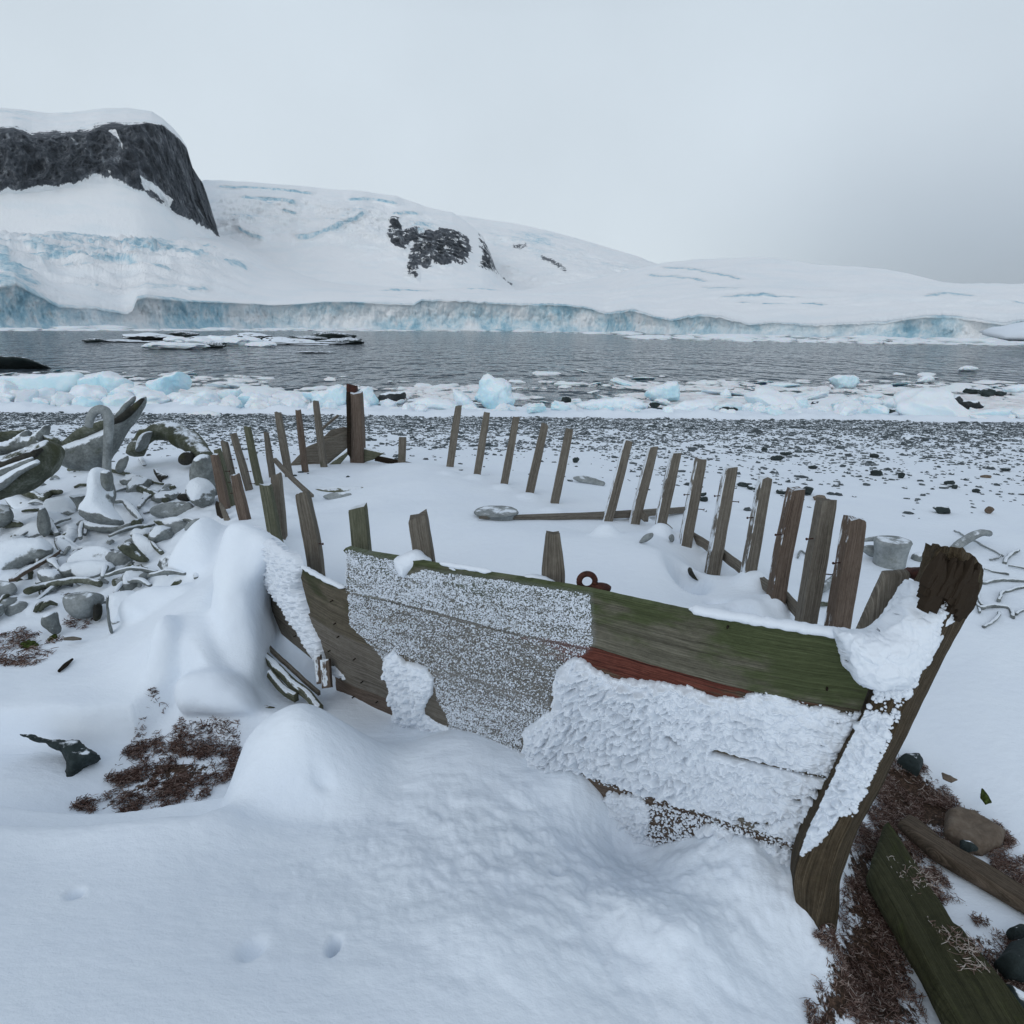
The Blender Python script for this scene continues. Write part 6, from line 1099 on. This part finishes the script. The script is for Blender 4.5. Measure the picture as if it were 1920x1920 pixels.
# ============================================================ RIGHT SIDE: vertebrae, loose bones, timbers, stones
RG = 'loose bones on the snow right of the wreck'
def disc(px, y0, label, group, h, mat='bone'):
    """whale vertebra: drum with a round flat face and a waist"""
    cx = sum(p[0] for p in px) / len(px); c = at_y(cx, px[0][1], y0); r = (px[1][0] - px[0][0]) / FPX * y0 / 2; c = at_y((px[0][0] + px[1][0]) / 2, px[0][1], y0)
    nt_, nz_ = 48, 16; th = np.linspace(0, 2 * math.pi, nt_, endpoint=False); prof_ = [(0, 0.0), (.35, 0.004), (.75, .002), (.93, 0), (1.0, -.015)] + [(1 - .14 * math.sin(math.pi * t), -h * t) for t in np.linspace(.1, 1, 8)]
    V = np.array([[c[0] + r * a * math.cos(t), c[1] + r * a * .92 * math.sin(t), c[2] + b] for a, b in prof_ for t in th]); V = V + .006 * np.stack([fbm(V * 12 + q * 9, 4) for q in range(3)], 1)
    return thing('whale_vertebra', (V, [gridfaces(len(prof_), nt_, True)[:, ::-1]]), M[mat], label, 'vertebra', group)
ya = yb(930, 972); disc([(887, 957), (974, 957)], ya + .05, 'flat round vertebra disc half sunk in the snow inside the boat', None, .10, 'bonebare')
yv = yb(1680, 1062); disc([(1640, 1012), (1709, 1012)], yv + .02, 'tall drum shaped vertebra behind the bow timber', RG, .30, 'bonebare')
bonep([(1613, 1027), (1625, 1022), (1648, 1024), (1660, 1034), (1644, 1048), (1625, 1041)], 'bonebare', 'wing of bone on the snow left of the drum vertebra', None, (0, -1, .4), .04, group=RG)
bonet([(1618, 1013), (1630, 1011), (1648, 1010)], [.01, .016, .02], 'bonebare', 'thin spur left of the drum vertebra top', group=RG, ylist=yv + .1)
bonep([(1708, 1040), (1722, 1034), (1748, 1036), (1752, 1050), (1730, 1060), (1710, 1056)], 'bone', 'jumble of small bone between drum vertebra and stem', None, (0, -1, .5), .05, group=RG)
bonet([(1789, 1028), (1802, 1018), (1822, 1006), (1838, 998), (1853, 1000)], [.035, .04, .042, .04, .03], 'bonebare', 'stout pale rib sticking up behind the rotten stem head', rb=.025, group=RG, ylist=[4.9, 4.95, 5.0, 5.05, 5.1])
for pts, r1, lb in [([(1882, 1057), (1890, 1046), (1909, 1033)], .014, 'short curved rib at the right edge'), ([(1790, 997), (1810, 1010), (1850, 1028), (1880, 1045)], .007, 'long thin bone behind the stout pale rib'), ([(1841, 1096), (1860, 1092), (1890, 1089), (1925, 1092)], .012, 'flat branch-like bone right of the stem head'), ([(1872, 1130), (1876, 1118), (1890, 1108), (1925, 1101)], .012, 'bent dark bone at the right edge'), ([(1832, 1142), (1850, 1141), (1875, 1138), (1895, 1142), (1898, 1160)], .012, 'crooked bone shaped like a staple'), ([(1843, 1178), (1858, 1172), (1870, 1164), (1874, 1150)], .010, 'thin bone curving up at the lower right'), ([(1830, 1110), (1834, 1124), (1840, 1138)], .009, 'small upright splinter right of the stem'), ([(1842, 1070), (1865, 1074), (1892, 1080)], .008, 'thin straight bone right of the stem head'), ([(1890, 1064), (1905, 1066), (1925, 1070)], .007, 'dark twig at the right edge'), ([(1905, 1155), (1915, 1148), (1930, 1142)], .008, 'thin bone tip entering at the right edge'), ([(1856, 1052), (1870, 1050), (1878, 1044)], .007, 'pale bone shard under the long thin bone'), ([(1825, 1128), (1832, 1138), (1836, 1152)], .008, 'bone splinter just right of the leaning stem')]:
    bonet(pts, r1, 'bone' if 'pale' not in lb else 'bonebare', lb, group=RG, lift=.012, jit=.02)
bonet([(1528, 1120), (1540, 1112), (1554, 1102), (1566, 1088)], [.02, .028, .03, .02], 'bonebare', 'curved rib bone between the two ribs nearest the bow', lift=.03, group=RG)
bonet([(1530, 1138), (1545, 1140), (1560, 1136)], .014, 'bonegreen', 'dark little bone below the curved one near the bow', lift=.02, group=RG)
bonet([(1495, 1048), (1502, 1032), (1512, 1044), (1540, 1048)], .007, 'bonebare', 'thin kinked bone behind the ribs', lift=.01, group=RG)
bonep([(1072, 897), (1082, 893), (1100, 893), (1122, 900), (1136, 904), (1130, 913), (1108, 906), (1085, 903)], 'bonebare', 'flat pale bone on the snow beyond the fifth far rib', None, (0, -.5, .9), .02, group=RG)
bonep([(1196, 1020), (1208, 1004), (1224, 998), (1226, 1006), (1212, 1018)], 'bonebare', 'small bone lump at the foot of the far ribs', None, thick=.02, group=RG)
bonep([(1252, 1005), (1262, 1000), (1266, 1012), (1258, 1018)], 'bonebare', 'tiny bone knob between two far rib feet', None, thick=.02, group=RG)
bonep([(1288, 1070), (1296, 1060), (1302, 1076), (1312, 1090), (1298, 1084)], 'bonedark', 'dark broken wood end in the wind-scoured hollow', None, thick=.03, group=None, name='broken_wood', cat='broken wood')
# timbers at the lower right
def timber(px, zt, th, mat, label, amp=.006, res=110):
    g = inflate_geo(px, at_z(np.mean([p[0] for p in px]), (min(p[1] for p in px) + max(p[1] for p in px)) / 2, zt)[1], (0, -.04, 1), th, th, .018, res, amp, 8, 0)
    V, F, U = g; d = np.array([1.0, 0.0]); return V, F, U
V, F, U = timber([(1656, 1556), (1664, 1550), (1674, 1566), (1730, 1652), (1788, 1746), (1800, 1752), (1862, 1832), (1935, 1930), (2020, 2060), (1860, 2090), (1782, 1940), (1722, 1818), (1662, 1716), (1622, 1645)], -.27, .045, None, None)
c0, s0 = math.cos(-1.06), math.sin(-1.06); U2 = np.stack([U[:, 0] * c0 - U[:, 1] * s0, U[:, 0] * s0 + U[:, 1] * c0], 1)
def along(U, a=None):
    w_, v_ = np.linalg.eigh(np.cov((U - U.mean(0)).T)); a = math.atan2(v_[1, 1], v_[0, 1]); c, s_ = math.cos(a), math.sin(a); return np.stack([U[:, 0] * c + U[:, 1] * s_, -U[:, 0] * s_ + U[:, 1] * c], 1)
thing('timber', (V, F, along(U, math.atan2(-1, .25))), M['moss'], 'broad moss-green timber at the lower right corner', 'timber', split=.7)
V, F, U = timber([(1682, 1545), (1700, 1532), (1724, 1545), (1765, 1580), (1840, 1622), (1925, 1672), (2000, 1715), (1990, 1765), (1920, 1706), (1830, 1652), (1748, 1604)], -.29, .03, None, None)
thing('timber', (V, F, along(U, math.atan2(-.7, .6))), M['plankb'], 'narrow brown plank running to the right photo edge', 'timber', split=.7)
BR = 'stones at the lower right corner'
def slab(px, mat, label, th=.04, z=-.29, cat='stone'):
    g = inflate_geo(px, at_z(np.mean([p[0] for p in px]), np.mean([p[1] for p in px]), z)[1], (.05, -.25, 1), th, th, .03, 44, .012, 9, 0, seed=px[0][0]); thing('stone', g, M[mat], label, cat, BR, split=.6)
slab([(1772, 1524), (1790, 1519), (1825, 1524), (1838, 1536), (1885, 1562), (1880, 1588), (1845, 1602), (1800, 1590), (1770, 1560)], 'rockbrown', 'tan flat stone slab with fallen stalks on it')
slab([(1683, 1425), (1690, 1420), (1722, 1421), (1730, 1436), (1722, 1452), (1702, 1440)], 'rock', 'dark blocky stone touching the stem', .05, -.24)
slab([(1868, 1800), (1890, 1772), (1925, 1768), (1990, 1800), (1980, 1850), (1930, 1840), (1890, 1830)], 'rock', 'large slate-blue stone at the right edge', .06)
slab([(1875, 1850), (1900, 1862), (1960, 1900), (1990, 1940), (1920, 1930), (1885, 1890)], 'rock', 'slate-blue stone beside the mossy timber', .05)
slab([(1885, 1745), (1905, 1735), (1930, 1742), (1935, 1755), (1895, 1758)], 'rock', 'green-grey stone above the large slate one', .04)
slab([(1840, 1478), (1850, 1490), (1860, 1505), (1848, 1508), (1838, 1495)], 'mossg', 'small mossy chip on the snow above the tan slab', .02, -.24)
slab([(1764, 1448), (1780, 1452), (1796, 1462), (1785, 1468), (1768, 1460)], 'rockbrown', 'small tan chip on the snow behind the stem', .015, -.23)
slab([(1798, 1578), (1815, 1580), (1832, 1592), (1818, 1596), (1800, 1588)], 'rock', 'small green stone under the tan slab', .03)
# ---------- dry stalks: litter
def strands(polys, n, L0, name, label, seed, wmul=1.0, lo=0.0, zoff=.004):
    r = np.random.default_rng(seed); A = np.vstack([np.array(p, float) for p in polys]); P = []; W = [wpoly(p) for p in polys]; Aw = np.vstack(W); lo_, hi_ = Aw.min(0), Aw.max(0)
    Q = r.uniform(lo_, hi_, (n * 6, 2)); d = np.full(len(Q), -9.0)
    for w_ in W: d = np.maximum(d, sdist(Q, w_)[0])
    nn = fbm(xyz(Q[:, 0] * 7, Q[:, 1] * 7, seed), 5, .65); k = (d + .12 * nn > -.02) & (r.uniform(0, 1, len(Q)) < np.clip(.30 + 2.6 * nn, .0, 1)); Q = Q[k][:n]; m = len(Q)
    a = r.normal(.5, 1.0, m) + 3 * fbm(xyz(Q[:, 0] * 3, Q[:, 1] * 3, 9.0), 2); l = L0 * r.lognormal(0, .4, m); w_ = .0011 * wmul * r.uniform(.6, 1.6, m); z = H(Q[:, 0], Q[:, 1]) + r.uniform(.000, .014, m) + zoff; tilt = r.normal(0, .28, m)
    D = np.stack([np.cos(a), np.sin(a), tilt], 1); S = np.stack([-np.sin(a), np.cos(a), 0 * a], 1); C = np.stack([Q[:, 0], Q[:, 1], z], 1); bend = np.stack([-np.sin(a), np.cos(a), .6 + 0 * a], 1) * (l * r.normal(0, .16, m))[:, None]
    pts = [C - D * l[:, None] / 2, C + bend, C + D * l[:, None] / 2]; V = []
    for j, p in enumerate(pts):
        ww = (w_ * (1 if j == 1 else .5))[:, None]; V += [p - S * ww, p + S * ww, p + np.array([0, 0, 1.0]) * ww * 1.2]
    V = np.stack(V, 1).reshape(-1, 3); f = []
    for j in (0, 3):
        for u_, v_ in ((0, 1), (1, 2), (2, 0)): f.append([j + u_, j + v_, j + 3 + v_, j + 3 + u_])
    F = (np.array(f)[None] + (np.arange(m) * 9)[:, None, None]).reshape(-1, 4); tone = np.repeat(np.clip(r.beta(1.4, 1.4, m) + lo, 0, 1), 9)
    return tag(mk(name, V, F, M['strand'], attrs={'tone': tone}), label, 'dry stalks', kind='stuff')
strands([LIT_R, [(1760, 1540), (1880, 1560), (1880, 1600), (1770, 1590)], [(1880, 1600), (1960, 1640), (1960, 1700), (1880, 1660)], [(1830, 1720), (1900, 1780), (1960, 1920), (1850, 1840)]], 26000, .018, 'dry_stalks', 'pale dry stalks littering dark soil beside the stem', 31)
strands([LIT_L], 6000, .022, 'dry_stalks', 'dry brown stalks and soil in the hollow left of the mound', 32, 1.3, -.12)
strands([[(0, 1190), (60, 1185), (110, 1200), (80, 1240), (0, 1250)], [(130, 1150), (180, 1160), (150, 1180)]], 900, .03, 'dry_stalks', 'brown debris scattered below the left bones', 33, 1.6, -.1)
strands([[(1665, 1650), (1715, 1660), (1785, 1790), (1830, 1880), (1790, 1880), (1710, 1750)]], 420, .022, 'fallen_stalks', 'pale stalks fallen on the mossy timber', 34, 1.0, .35, .112)

# ============================================================ HAZE (even, thin, over the bay)
hz = bpy.data.materials.new('haze'); hz.use_nodes = True; hz.node_tree.nodes.clear()
ho = hz.node_tree.nodes.new('ShaderNodeOutputMaterial'); hv = hz.node_tree.nodes.new('ShaderNodeVolumePrincipled'); hz.node_tree.links.new(hv.outputs[0], ho.inputs['Volume'])
hv.inputs['Color'].default_value = (.84, .92, 1, 1); hv.inputs['Density'].default_value = .00006; hv.inputs['Anisotropy'].default_value = .2
hb = 2600.0; zt = 420.0
V = [(x * hb, y, z) for x in (-1, 1) for y in (-60, 2800) for z in (-8, zt)]
tag(mk('haze', V, np.array([[0, 1, 3, 2], [4, 6, 7, 5], [0, 4, 5, 1], [2, 3, 7, 6], [0, 2, 6, 4], [1, 5, 7, 3]]), hz, smooth=False), kind='stuff')
bpy.data.objects['sea_water'].scale = (1, 1, 1)
